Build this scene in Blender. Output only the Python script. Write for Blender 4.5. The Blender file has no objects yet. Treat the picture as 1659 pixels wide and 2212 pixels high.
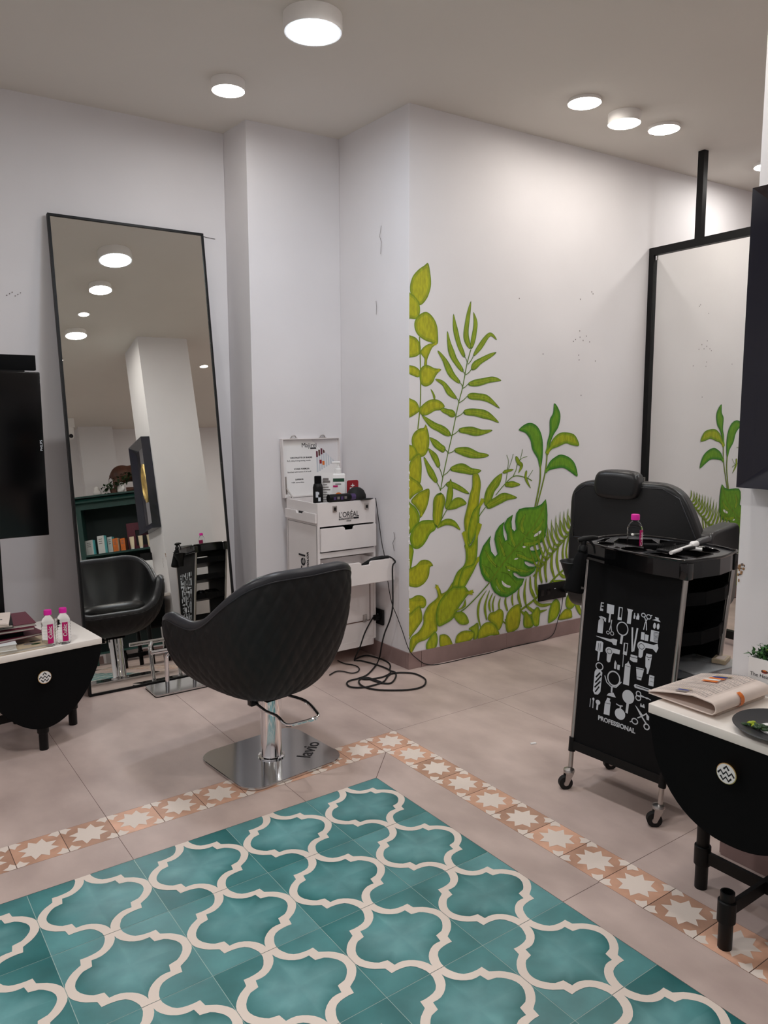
import bpy, bmesh, math, random
from mathutils import Vector, Matrix
from mathutils.geometry import tessellate_polygon
random.seed(7)
PI = math.pi
S = bpy.context.scene
COL = bpy.context.collection

# ------------------------------------------------------------------ camera, world, exposure
cd = bpy.data.cameras.new('camera'); cam = bpy.data.objects.new('camera', cd); COL.objects.link(cam)
cd.sensor_fit = 'VERTICAL'; cd.sensor_height = 36.0; cd.lens = 1656.3 / 2212 * 36.0
cd.clip_start = 0.05
FW = Vector((0.57600, 0.80752, -0.12705)); RI = Vector((0.81387, -0.58104, -0.00326)); UP = Vector((0.07646, 0.10153, 0.99189))
M = Matrix.Identity(4)
for i in range(3):
    M[i][0] = RI[i]; M[i][1] = UP[i]; M[i][2] = -FW[i]
M.translation = Vector((-1.54203, -2.21587, 1.34205))
cam.matrix_world = M
S.camera = cam
w = bpy.data.worlds.new('world'); S.world = w; w.use_nodes = True
w.node_tree.nodes['Background'].inputs[0].default_value = (0.5, 0.5, 0.5, 1)
w.node_tree.nodes['Background'].inputs[1].default_value = 0.3
S.view_settings.view_transform = 'Standard'; S.view_settings.look = 'None'
S.view_settings.gamma = 1.0; S.view_settings.use_curve_mapping = False
S.view_settings.exposure = 0.22
LAMP = 100.0         # radiance of the ceiling lamps
SOFT = 12.0
S.cycles.diffuse_bounces = 8; S.cycles.max_bounces = 16; S.cycles.sample_clamp_indirect = 8.0

# ------------------------------------------------------------------ materials
def lin(c):
    return tuple(((x / 12.92) if x <= 0.04045 else ((x + 0.055) / 1.055) ** 2.4) for x in c)
def rgb(r, g, b): return lin((r / 255, g / 255, b / 255)) + (1.0,)
MATS = {}
def mat(name, col=(0.5, 0.5, 0.5, 1), rough=0.5, metal=0.0, noise=0.0, nscale=8.0, bump=0.0, bscale=60.0, coat=0.0, emit=0.0, trans=0.0, ior=1.45, col2=None, attr=False, stretch=None, spec=0.5):
    m = bpy.data.materials.new(name); m.use_nodes = True
    nt = m.node_tree; p = nt.nodes['Principled BSDF']
    p.inputs['Base Color'].default_value = col
    p.inputs['Roughness'].default_value = rough; p.inputs['Metallic'].default_value = metal
    p.inputs['Coat Weight'].default_value = coat; p.inputs['IOR'].default_value = ior
    p.inputs['Specular IOR Level'].default_value = spec
    p.inputs['Transmission Weight'].default_value = trans
    if emit:
        p.inputs['Emission Color'].default_value = col; p.inputs['Emission Strength'].default_value = emit
    tc = nt.nodes.new('ShaderNodeTexCoord'); vec = tc.outputs['Object']
    if stretch:
        mp = nt.nodes.new('ShaderNodeMapping'); mp.inputs['Scale'].default_value = stretch
        nt.links.new(vec, mp.inputs[0]); vec = mp.outputs[0]
    src = None
    if attr:
        a = nt.nodes.new('ShaderNodeAttribute'); a.attribute_name = 'Col'; src = a.outputs['Color']
    if noise:
        n = nt.nodes.new('ShaderNodeTexNoise'); n.inputs['Scale'].default_value = nscale; n.inputs['Detail'].default_value = 6
        nt.links.new(vec, n.inputs['Vector'])
        r = nt.nodes.new('ShaderNodeMapRange'); r.inputs[1].default_value = 0.3; r.inputs[2].default_value = 0.7
        nt.links.new(n.outputs['Fac'], r.inputs[0])
        if col2 is not None and not attr:
            mx = nt.nodes.new('ShaderNodeMix'); mx.data_type = 'RGBA'
            mx.inputs[6].default_value = col; mx.inputs[7].default_value = col2
            nt.links.new(r.outputs[0], mx.inputs[0]); src = mx.outputs[2]
        else:
            r.inputs[3].default_value = 1 - noise; r.inputs[4].default_value = 1 + noise
            mx = nt.nodes.new('ShaderNodeVectorMath'); mx.operation = 'MULTIPLY'
            if src: nt.links.new(src, mx.inputs[0])
            else: mx.inputs[0].default_value = col[:3]
            nt.links.new(r.outputs[0], mx.inputs[1]); src = mx.outputs[0]
    if src: nt.links.new(src, p.inputs['Base Color'])
    if bump:
        n = nt.nodes.new('ShaderNodeTexNoise'); n.inputs['Scale'].default_value = bscale; n.inputs['Detail'].default_value = 4
        nt.links.new(vec, n.inputs['Vector'])
        b = nt.nodes.new('ShaderNodeBump'); b.inputs['Strength'].default_value = bump; b.inputs['Distance'].default_value = 0.002
        nt.links.new(n.outputs['Fac'], b.inputs['Height']); nt.links.new(b.outputs[0], p.inputs['Normal'])
    MATS[name] = m; return m
mat('wall_paint', rgb(221, 218, 219), 0.62, noise=0.025, nscale=2.5, bump=0.12, bscale=35)
mat('ceiling_paint', rgb(222, 217, 209), 0.8, noise=0.02, nscale=1.5)
mat('skirting', rgb(142, 118, 114), 0.45, noise=0.12, nscale=9)
mat('grout', rgb(104, 84, 76), 0.9)
mat('grout_light', rgb(176, 196, 190), 0.6)
mat('plain_tile', rgb(174, 154, 146), 0.42, noise=1, nscale=3.6, col2=rgb(204, 183, 174), bump=0.05, bscale=90, stretch=(1.6, 1, 1))
mat('painted_tile', (1, 1, 1, 1), 0.34, noise=0.19, nscale=10, attr=True)
mat('cream_line', rgb(228, 213, 201), 0.4)
mat('terracotta', rgb(196, 148, 124), 0.45, noise=0.12, nscale=6)
mat('mural_paint', (1, 1, 1, 1), 0.6, noise=0.22, nscale=26, attr=True, stretch=(3.0, 3.0, 1.0))
mat('tray_black', rgb(56, 56, 58), 0.25)  # black top plate, its grey sheen put into the base colour
mat('black', rgb(9, 9, 10), 0.45, spec=0.3)
mat('matte_black', rgb(8, 8, 9), 0.8, spec=0.15)
mat('gloss_black', rgb(9, 9, 10), 0.12, coat=0.3)
mat('leather', rgb(24, 24, 25), 0.36, bump=0.15, bscale=260)
mat('leather_trim', rgb(46, 46, 50), 0.36, bump=0.12, bscale=240)
mat('quilt', rgb(17, 16, 17), 0.62, bump=0.15, bscale=300)
mat('chrome', (0.82, 0.82, 0.84, 1), 0.07, metal=1)
mat('brushed', (0.60, 0.61, 0.62, 1), 0.12, metal=1, noise=0.06, nscale=3)
mat('dull_steel', (0.5, 0.47, 0.45, 1), 0.3, metal=1)
mat('brass', (0.78, 0.52, 0.22, 1), 0.25, metal=1)
mat('gold', (0.72, 0.53, 0.20, 1), 0.33, metal=1, noise=0.3, nscale=25)
mat('mirror_glass', (0.83, 0.83, 0.79, 1), 0.0, metal=1)
mat('mirror_clean', (0.90, 0.90, 0.88, 1), 0.0, metal=1)
mat('dark_mirror', (0.35, 0.36, 0.4, 1), 0.02, metal=1)
mat('navy_gloss', rgb(16, 18, 34), 0.14, coat=0.4)
mat('marble', rgb(236, 228, 220), 0.22, noise=0.04, nscale=5)
mat('white_laminate', rgb(222, 216, 214), 0.4, noise=0.03, nscale=6)
mat('white', rgb(232, 230, 228), 0.4)
mat('white_print', rgb(196, 200, 206), 0.5)
mat('ink', rgb(22, 20, 26), 0.6)
mat('gray_ink', rgb(120, 114, 112), 0.7)
mat('panel_black', rgb(8, 8, 10), 0.6, spec=0.2)
mat('screen', rgb(4, 4, 5), 0.16)
mat('clear', (0.97, 0.98, 0.99, 1), 0.03, trans=1.0, ior=1.16)
mat('clear_box', (0.9, 0.92, 0.94, 1), 0.15, trans=0.75, ior=1.2)
mat('magenta', rgb(222, 30, 158), 0.35)
mat('magenta_label', rgb(190, 16, 104), 0.4)
mat('paper', rgb(222, 206, 196), 0.8, noise=0.05, nscale=20)
mat('paper_white', rgb(226, 222, 214), 0.7)
mat('maroon', rgb(96, 26, 46), 0.35)
mat('tan_paper', rgb(186, 168, 140), 0.5, noise=0.2, nscale=12)
mat('orange', rgb(222, 116, 40), 0.5, noise=0.15, nscale=30)
mat('red', rgb(150, 28, 36), 0.4)
mat('green_label', rgb(30, 70, 48), 0.5)
mat('purple', rgb(70, 50, 96), 0.4)
mat('blue', rgb(44, 60, 130), 0.4)
mat('teal_box', rgb(96, 190, 196), 0.5)
mat('box_white', rgb(222, 224, 222), 0.5)
mat('cream_tube', rgb(226, 212, 180), 0.4)
mat('cabinet_green', rgb(24, 62, 56), 0.45, noise=0.15, nscale=10)
mat('cabinet_inside', rgb(14, 34, 32), 0.6)
mat('wood', rgb(84, 50, 36), 0.45, noise=0.35, nscale=9)
mat('leaf_a', rgb(52, 98, 44), 0.45, noise=0.3, nscale=30)
mat('leaf_b', rgb(158, 176, 40), 0.5, noise=0.2, nscale=40)
mat('leaf_dark', rgb(30, 60, 26), 0.5, noise=0.3, nscale=30)
mat('plate_gray', rgb(52, 52, 54), 0.4)
mat('rubber', rgb(16, 15, 15), 0.7)
mat('crack', rgb(96, 88, 86), 0.9)
mat('chip', rgb(150, 116, 84), 0.95, noise=0.3, nscale=60)
mat('skin', rgb(176, 130, 104), 0.55)
mat('hair', rgb(20, 16, 16), 0.5)
mat('lamp_body', rgb(236, 232, 228), 0.5)
mat('lamp_cool', (0.76, 0.86, 1.0, 1), emit=LAMP * 1.0)
mat('lamp_warm', (1.0, 0.97, 0.93, 1), emit=LAMP)
mat('lamp_column', (1.0, 0.95, 0.89, 1), emit=LAMP * 0.38)
mat('lamp_wall', (1.0, 0.94, 0.87, 1), emit=LAMP * 0.40)
mat('lamp_added_fill', (0.98, 0.98, 0.98, 1), emit=LAMP * 1.3)  # for the unseen lamps added as room fill
mat('lamp_small', (1.0, 0.95, 0.9, 1), emit=SOFT)

# ------------------------------------------------------------------ mesh builder
class MB:
    def __init__(s): s.v = []; s.f = []; s.m = []; s.c = []; s.sm = []; s.mats = []
    def mi(s, m):
        if m not in s.mats: s.mats.append(m)
        return s.mats.index(m)
    def add(s, vs, fs, m='white', cols=None, smooth=False, T=None):
        o = len(s.v); k = s.mi(m)
        for i, p in enumerate(vs):
            p = Vector(p); s.v.append(T @ p if T else p)
            s.c.append(cols[i] if cols else (1, 1, 1, 1))
        for f in fs: s.f.append([o + i for i in f]); s.m.append(k); s.sm.append(smooth)
        return s
    def box(s, lo, hi, m='white', T=None, bev=0.0):
        b = bmesh.new(); bmesh.ops.create_cube(b, size=1)
        for v in b.verts: v.co = Vector([(lo[i] + hi[i]) / 2 + v.co[i] * (hi[i] - lo[i]) for i in range(3)])
        if bev > 0: bmesh.ops.bevel(b, geom=list(b.edges), offset=bev, segments=3, affect='EDGES', profile=0.5)
        s.bm(b, m, T, smooth=bev > 0); return s
    def bm(s, b, m, T=None, smooth=False):
        b.verts.index_update()
        s.add([v.co.copy() for v in b.verts], [[v.index for v in f.verts] for f in b.faces], m, None, smooth, T); b.free()
    def tube(s, pts, r, m='black', n=10, T=None, caps=True, closed=False, smooth_path=0):
        pts = [Vector(p) for p in pts]
        if smooth_path: pts = catmull(pts, smooth_path, closed)
        N = len(pts); rr = r if isinstance(r, (list, tuple)) else [r] * N
        if len(rr) != N: rr = [rr[min(len(rr) - 1, int(i * len(rr) / N))] for i in range(N)]
        vs = []; fs = []; ref = None
        for i, p in enumerate(pts):
            a = pts[i - 1] if (i > 0 or closed) else p; c = pts[(i + 1) % N] if (i < N - 1 or closed) else p
            t = (c - a).normalized() if (c - a).length > 1e-9 else Vector((0, 0, 1))
            if ref is None:
                ref = Vector((0, 0, 1)) if abs(t.z) < 0.9 else Vector((1, 0, 0))
                ref = (ref - t * ref.dot(t)).normalized()
            else:
                ref = (ref - t * ref.dot(t)); ref = ref.normalized() if ref.length > 1e-6 else t.orthogonal().normalized()
            b = t.cross(ref)
            for k in range(n):
                an = 2 * PI * k / n; vs.append(p + (ref * math.cos(an) + b * math.sin(an)) * rr[i])
        for i in range(N if closed else N - 1):
            j = (i + 1) % N
            for k in range(n):
                k2 = (k + 1) % n; fs.append([i * n + k, i * n + k2, j * n + k2, j * n + k])
        if caps and not closed:
            fs.append(list(range(n))[::-1]); fs.append([(N - 1) * n + k for k in range(n)])
        return s.add(vs, fs, m, None, True, T)
    def lathe(s, prof, m='white', n=32, T=None, smooth=True, sx=1.0, sy=1.0):
        vs = []; fs = []
        for r, z in prof:
            for k in range(n):
                a = 2 * PI * k / n; vs.append((r * math.cos(a) * sx, r * math.sin(a) * sy, z))
        for i in range(len(prof) - 1):
            for k in range(n):
                k2 = (k + 1) % n; fs.append([i * n + k, i * n + k2, (i + 1) * n + k2, (i + 1) * n + k])
        if prof[0][0] > 1e-5: fs.append(list(range(n))[::-1])
        if prof[-1][0] > 1e-5: fs.append([(len(prof) - 1) * n + k for k in range(n)])
        return s.add(vs, fs, m, None, smooth, T)
    def prism(s, poly, z0, z1, m='white', T=None, bev=0.0):
        # polygon in xy extruded in z
        b = bmesh.new(); vs = [b.verts.new((p[0], p[1], z0)) for p in poly]
        f = b.faces.new(vs); f.normal_update()
        r = bmesh.ops.extrude_face_region(b, geom=[f])
        for e in r['geom']:
            if isinstance(e, bmesh.types.BMVert): e.co.z = z1
        bmesh.ops.recalc_face_normals(b, faces=b.faces)
        if bev > 0: bmesh.ops.bevel(b, geom=list(b.edges), offset=bev, segments=2, affect='EDGES')
        s.bm(b, m, T, smooth=False); return s
    def poly(s, pts, m, col=None, T=None):
        pts = [Vector(p) for p in pts]
        tris = tessellate_polygon([pts])
        return s.add(pts, [list(t) for t in tris], m, [col] * len(pts) if col else None, False, T)
    def strip(s, pts, wd, m, nrm, T=None, col=None):
        pts = [Vector(p) for p in pts]; vs = []; fs = []; N = len(pts)
        for i, p in enumerate(pts):
            t = (pts[min(i + 1, N - 1)] - pts[max(i - 1, 0)]).normalized(); d = nrm.cross(t) * wd / 2
            vs += [p - d, p + d]
            if i: fs.append([2 * i - 2, 2 * i - 1, 2 * i + 1, 2 * i])
        return s.add(vs, fs, m, [col] * len(vs) if col else None, False, T)
    def ellipsoid(s, c, r, m='white', T=None, n=20, rot=None):
        b = bmesh.new(); bmesh.ops.create_uvsphere(b, u_segments=n, v_segments=n // 2 + 2, radius=1)
        R = rot.to_4x4() if rot else Matrix.Identity(4)
        for v in b.verts: v.co = Vector(c) + R @ Vector((v.co.x * r[0], v.co.y * r[1], v.co.z * r[2]))
        s.bm(b, m, T, True); return s
    def build(s, name, parent=None, sharp=0.6):
        me = bpy.data.meshes.new(name); me.from_pydata([tuple(v) for v in s.v], [], s.f)
        for m in s.mats: me.materials.append(MATS[m])
        me.polygons.foreach_set('material_index', s.m); me.polygons.foreach_set('use_smooth', s.sm)
        ca = me.color_attributes.new('Col', 'FLOAT_COLOR', 'POINT')
        flat = [x for c in s.c for x in c]; ca.data.foreach_set('color', flat)
        me.update()
        if any(s.sm):
            try: me.set_sharp_from_angle(angle=sharp)
            except Exception: pass
        o = bpy.data.objects.new(name, me); COL.objects.link(o)
        if parent: o.parent = parent
        return o
def catmull(P, n, closed=False):
    P = [Vector(p) for p in P]; out = []; N = len(P)
    for i in range(N if closed else N - 1):
        if closed: a, b, c, d = P[i - 1], P[i], P[(i + 1) % N], P[(i + 2) % N]
        else: a, b, c, d = P[max(i - 1, 0)], P[i], P[i + 1], P[min(i + 2, N - 1)]
        for k in range(n):
            t = k / n
            out.append(0.5 * ((2 * b) + (c - a) * t + (2 * a - 5 * b + 4 * c - d) * t * t + (3 * b - a - 3 * c + d) * t ** 3))
    if not closed: out.append(P[-1])
    return out
def tag(o, label, cat, group=None):
    o['label'] = label; o['category'] = cat
    if group: o['group'] = group
    return o
def thing(name, label, cat, loc=(0, 0, 0), rz=0.0, group=None):
    o = bpy.data.objects.new(name, None); COL.objects.link(o); o.empty_display_size = 0.05
    o.location = loc; o.rotation_euler = (0, 0, rz); tag(o, label, cat, group); return o
def struct(o): o['kind'] = 'structure'; return o
def text(s, size, m, T, parent=None, name='lettering', bold=0.0, ext=0.0004, align='LEFT', sx=1.0):
    cu = bpy.data.curves.new(name, 'FONT'); cu.body = s; cu.size = size; cu.extrude = ext; cu.offset = bold; cu.align_x = align
    cu.resolution_u = 3
    t = bpy.data.objects.new('tmp', cu); COL.objects.link(t)
    bpy.context.view_layer.update()
    me = bpy.data.meshes.new_from_object(t.evaluated_get(bpy.context.evaluated_depsgraph_get()))
    bpy.data.objects.remove(t); bpy.data.curves.remove(cu)
    me.transform(Matrix.Diagonal((sx, 1, 1, 1))); me.transform(T); me.name = name
    me.materials.clear(); me.materials.append(MATS[m])
    o = bpy.data.objects.new(name, me); COL.objects.link(o)
    if parent: o.parent = parent
    return o
def frame(o, x, y, z=None):   # matrix from origin and two axes
    x = Vector(x).normalized(); y = Vector(y).normalized(); z = Vector(z).normalized() if z else x.cross(y)
    m = Matrix.Identity(4)
    for i in range(3): m[i][0] = x[i]; m[i][1] = y[i]; m[i][2] = z[i]
    m.translation = Vector(o); return m
def rrect(w, h, r, n=6):
    out = []
    for cx, cy, a0 in ((w / 2 - r, h / 2 - r, 0), (-w / 2 + r, h / 2 - r, PI / 2), (-w / 2 + r, -h / 2 + r, PI), (w / 2 - r, -h / 2 + r, 1.5 * PI)):
        for k in range(n + 1):
            a = a0 + PI / 2 * k / n; out.append((cx + r * math.cos(a), cy + r * math.sin(a)))
    return out
def TR(x=0, y=0, z=0, rx=0, ry=0, rz=0):
    return Matrix.Translation((x, y, z)) @ Matrix.Rotation(rz, 4, 'Z') @ Matrix.Rotation(ry, 4, 'Y') @ Matrix.Rotation(rx, 4, 'X')

# ------------------------------------------------------------------ room shell
H = 2.829
th = math.radians(-2.8); WO = Vector((0.838, 0.899, 0)); WD = Vector((math.cos(th), math.sin(th), 0)); WN = Vector((-math.sin(th), math.cos(th), 0))
far = WO + WD * 4.0
def block(name, poly, z0=0, z1=H, m='wall_paint'):
    return struct(MB().prism(poly, z0, z1, m).build(name))
block('wall_mural', [(0.838, 0.899), (far.x, far.y), (far.x, 2.3), (0.825, 2.3), (0.825, 1.515)])
block('wall_column', [(0.283, 1.545), (0.824, 1.516), (0.824, 2.3), (0.273, 2.3), (0.273, 1.80)])
block('wall_left', [(0.272, 1.799), (0.272, 2.0), (-3.0, 2.1), (-3.0, 1.93)])
block('wall_near', [(-3.0, 2.1), (-3.2, 2.1), (-3.2, -4.3), (-3.0, -4.3)])
block('wall_back', [(-3.0, -4.1), (-3.0, -4.3), (far.x + .2, -4.3), (far.x + .2, -4.1)])
block('wall_far', [(far.x, 2.3), (far.x, -4.1), (far.x + .2, -4.1), (far.x + .2, 2.3)])
block('wall_back_projection', [(0.62, -4.1), (0.62, -3.96), (1.02, -3.96), (1.02, -4.1)])
block('wall_pillar', [(0.575, -1.025), (0.575, -1.46), (1.02, -1.46), (1.02, -1.025)])
struct(MB().box((-3.2, -4.3, H), (far.x + .2, 2.3, H + 0.1), 'ceiling_paint').build('ceiling'))
def skirt(name, a, b, hgt=0.09, t=0.008):
    a = Vector((*a, 0)); b = Vector((*b, 0)); d = (b - a).normalized(); n = Vector((d.y, -d.x, 0))
    L = (b - a).length; mb = MB(); x = 0.0
    while x < L - 1e-4:
        x2 = min(L, x + 0.6); g = 0.0006
        mb.prism([tuple((a + d * (x + g))[:2]), tuple((a + d * (x2 - g))[:2]), tuple((a + d * (x2 - g) + n * t)[:2]), tuple((a + d * (x + g) + n * t)[:2])], 0.002, hgt, 'skirting')
        x = x2
    return struct(mb.build(name))
e0 = WO + WD * 0.075
skirt('baseboard_mural', (WO.x - 0.008, WO.y), (e0.x, e0.y)); skirt('baseboard_mural_far', (e0.x + .002, e0.y), (far.x, far.y))
skirt('baseboard_return', (0.825, 1.515), (0.838, 0.899 - .004))
skirt('baseboard_column', (0.283, 1.545), (0.80, 1.519)); skirt('baseboard_column_side', (0.273, 1.80), (0.283, 1.545))
skirt('baseboard_left', (-3.0, 1.93), (0.27, 1.80))
skirt('baseboard_pillar', (0.575, -1.025), (0.575, -1.46), 0.075); skirt('baseboard_pillar_side', (1.02, -1.025), (0.575, -1.025), 0.075)
skirt('baseboard_back', (far.x, -4.1), (-3.0, -4.1))

# wall marks: cracks, plaster damage
mk = MB()
def crack(pts, wd=0.0025, n=Vector((-1, 0, 0)), m='crack'):
    mk.strip(pts, wd, m, n)
RX = 0.833
crack([(0.826, 1.12, 2.30), (0.826, 1.135, 2.25), (0.826, 1.12, 2.22), (0.826, 1.128, 2.16)], 0.003)
crack([(0.826, 1.17, 1.93), (0.826, 1.165, 1.90), (0.826, 1.168, 1.86)], 0.003)
crack([(0.829, 1.02, 0.72), (0.829, 1.01, 0.69), (0.829, 1.03, 0.66), (0.829, 1.015, 0.62)], 0.004)
LW = lambda x, z: (x, 1.8 - (x - 0.272) * 0.0397 - 0.0035, z)
crack([LW(0.11, 2.29), LW(0.16, 2.282), LW(0.21, 2.279)], 0.003, Vector((0, -1, 0)))
for i in range(6): crack([LW(-0.83 + i * .012, 1.90 + (i % 3) * .008), LW(-0.828 + i * .012, 1.904 + (i % 3) * .008)], 0.004, Vector((0, -1, 0)))
for i in range(16):
    s_ = random.choice((1.2, 1.25, 1.3, 0.9, 0.75, 1.5)) + random.uniform(-.05, .05); z_ = random.uniform(1.35, 2.1)
    p = WO + WD * s_ - WN * 0.0015; crack([(p.x, p.y, z_), (p.x, p.y, z_ + 0.007)], 0.005, -WN)
for i in range(20):   # damaged pillar edge
    y_ = -1.027 - abs(random.gauss(0, .008)); z_ = 0.885 + random.gauss(0, .014)
    mk.ellipsoid((0.5745, y_, z_), (0.0015, 0.0015 + random.random() * .003, 0.0015 + random.random() * .004), 'chip' if random.random() < .7 else 'crack', n=8)
for i in range(7):
    mk.ellipsoid((0.5745, -1.12 - random.random() * .02, 0.80 + i * .012), (0.0015, 0.002, 0.005), 'crack', n=6)
for i in range(26):   # chipped mural corner
    z_ = random.uniform(0.1, 1.05); mk.ellipsoid((WO.x + .001, WO.y + .001, z_), (0.004, 0.004, random.uniform(.003, .012)), 'white', n=6)
o = mk.build('trim_wall_marks'); struct(o)

# ------------------------------------------------------------------ floor
T3 = 0.30
fl = MB()
fl.add([(-3.2, -4.3, -0.02), (far.x + .2, -4.3, -0.02), (far.x + .2, 2.3, -0.02), (-3.2, 2.3, -0.02)], [[0, 3, 2, 1]], 'grout')
fl.add([(-3.2, -4.3, 0), (far.x + .2, -4.3, 0), (far.x + .2, 2.3, 0), (-3.2, 2.3, 0)], [[0, 1, 2, 3]], 'grout')
G = 0.0008
def quad(x0, y0, x1, y1, m, z=0.0012, cols=None):
    fl.add([(x0 + G, y0 + G, z), (x1 - G, y0 + G, z), (x1 - G, y1 - G, z), (x0 + G, y1 - G, z)], [[0, 1, 2, 3]], m, cols)
E0, E1 = 0.156, 0.304
RL = -2.4
x = E1
xs = [E1 + .6 * k for k in range(-6, 9)]; ys = [E1 - 1.2 * k for k in range(-2, 5)][::-1]
for i in range(len(xs) - 1):
    for j in range(len(ys) - 1):
        x0, x1, y0, y1 = xs[i], xs[i + 1], ys[j], ys[j + 1]
        if x1 <= E1 + .001 and y1 <= E1 + .001 and x0 >= RL - .31 and y0 >= RL - .01: continue
        quad(max(x0, -3.2), max(y0, -4.2), min(x1, far.x), min(y1, 2.3), 'plain_tile')
quad(-3.2, RL - .31, RL - .306, E1, 'plain_tile')
# plain border, mitred at the corner
z = 0.0012
def strip_y(ya, yb, xa, xb):  # along the right side of the rug
    quad(xa, ya, xb, yb, 'plain_tile')
fl.add([(G, -0.9 + G, z), (E0 - G, -0.9 + G, z), (E0 - G, E0 - 3 * G, z), (G, 2 * G - 2 * G, z)], [[0, 1, 2, 3]], 'plain_tile')
fl.add([(-0.3 + G, G, z), (-2 * G, G, z), (E0 - 3 * G, E0 - G, z), (-0.3 + G, E0 - G, z)], [[0, 1, 2, 3]], 'plain_tile')
for k in range(3):
    quad(0, -0.9 - .6 * (k + 1), E0, -0.9 - .6 * k, 'plain_tile'); quad(-.3 - .6 * (k + 1), 0, -.3 - .6 * k, E0, 'plain_tile')
# star tiles
def star_tile(cx, cy):
    h = 0.0745
    t = 0.86 + random.random() * .22; b = lin((0.81 * t, 0.63 * t, 0.53 * t)) + (1,)
    fl.add([(cx + a * (h - G / 2), cy + c * (h - G / 2), 0.0012) for a, c in ((-1, -1), (1, -1), (1, 1), (-1, 1))], [[0, 1, 2, 3]], 'painted_tile', [b] * 4)
    pts = []
    for k in range(4):
        a0 = k * PI / 2
        for a, r in ((0, .036), (20, .060), (45, .0385), (70, .060)):
            a = a0 + math.radians(a); pts.append((cx + r * math.cos(a), cy + r * math.sin(a), 0.0018))
    fl.poly(pts, 'cream_line')
    for sx in (-1, 1):
        for sy in (-1, 1):
            q = [(0, 0), (0.02, 0.0), (0.036, 0.0125), (0.021, 0.0205), (0.0125, 0.036), (0, 0.02)]
            P = [(cx + sx * (h - .0006 - a), cy + sy * (h - .0006 - c), 0.0018) for a, c in q]
            if sx * sy < 0: P = P[::-1]
            fl.poly(P, 'cream_line')
st = (E0 + E1) / 2
star_tile(st, st)
for k in range(1, 18): star_tile(st, st - .1502 * k)
for k in range(1, 18): star_tile(st - .1502 * k, st)
fl.add([(RL, RL, .0006), (0, RL, .0006), (0, 0, .0006), (RL, 0, .0006)], [[0, 1, 2, 3]], 'grout_light')
# arabesque tiles
qo = [(0.5, 0.0), (.5, .054), (.485, .095), (.463, .131), (.435, .166), (.403, .196), (.33, .243), (.318, .315), (.27, .312), (.225, .316), (.185, .324), (.147, .340), (.115, .372), (.09, .42), (.076, .46), (.0725, .5)]
qi = [(.43, 0), (.427, .03), (.412, .07), (.387, .106), (.362, .134), (.333, .157), (.258, .175), (.243, .252), (.20, .25), (.16, .256), (.118, .275), (.08, .302), (.047, .335), (.025, .368), (.008, .405), (0, .443)]
def quadrants(q):
    out = []
    out += [(a, b) for a, b in q]
    out += [(-a, b) for a, b in q[::-1]][1 if q[-1][0] == 0 else 0:]
    out += [(-a, -b) for a, b in q][1 if q[0][1] == 0 else 0:]
    out += [(a, -b) for a, b in q[::-1]][1 if q[-1][0] == 0 else 0:]
    return out[:-1] if q[0][1] == 0 else out
def teal(t): # 0 dark .. 1 light
    a = (0.12, 0.37, 0.37); b = (0.62, 0.78, 0.79); return lin(tuple(a[i] + (b[i] - a[i]) * t for i in range(3))) + (1,)
for i in range(8):
    for j in range(8):
        cx, cy = -(i + .5) * T3, -(j + .5) * T3
        base = random.uniform(.22, .42); h = T3 / 2 - .0008
        cs = [teal(max(0.02, base + random.uniform(-.22, .16))) for _ in range(4)]
        fl.add([(cx - h, cy - h, .0012), (cx + h, cy - h, .0012), (cx + h, cy + h, .0012), (cx - h, cy + h, .0012), (cx, cy, .0012)],
               [[0, 1, 4], [1, 2, 4], [2, 3, 4], [3, 0, 4]], 'painted_tile', cs + [teal(base + .15)])
        inn = quadrants(qi); b2 = random.uniform(.42, .56)
        P = [(cx + a * T3, cy + b * T3, .0016) for a, b in inn]; n = len(P)
        mid = [(cx + a * T3 * .6, cy + b * T3 * .6, .0016) for a, b in inn]
        fl.add(P + mid + [(cx, cy, .0016)], [[k, (k + 1) % n, n + (k + 1) % n, n + k] for k in range(n)] + [[n + k, n + (k + 1) % n, 2 * n] for k in range(n)],
               'painted_tile', [teal(b2 - .22 + .12 * math.sin(k * .3 + i)) for k in range(n)] + [teal(b2 + .06 * math.sin(k * .5 + j)) for k in range(n)] + [teal(b2 + .05)])
        for sx in (-1, 1):
            for sy in (-1, 1):
                Q = qo + qi[::-1]
                Q = [(a, b) for a, b in Q]
                # connect at the crossing: end of outer (.0725,.5) -> (0,.5) -> inner (0,.443)
                Q = qo + [(0, .5)] + qi[::-1]
                P = [(cx + sx * min(a, .4975) * T3, cy + sy * min(b, .4975) * T3, .0020) for a, b in Q]
                if sx * sy < 0: P = P[::-1]
                fl.poly(P, 'cream_line')
struct(fl.build('floor'))

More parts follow.
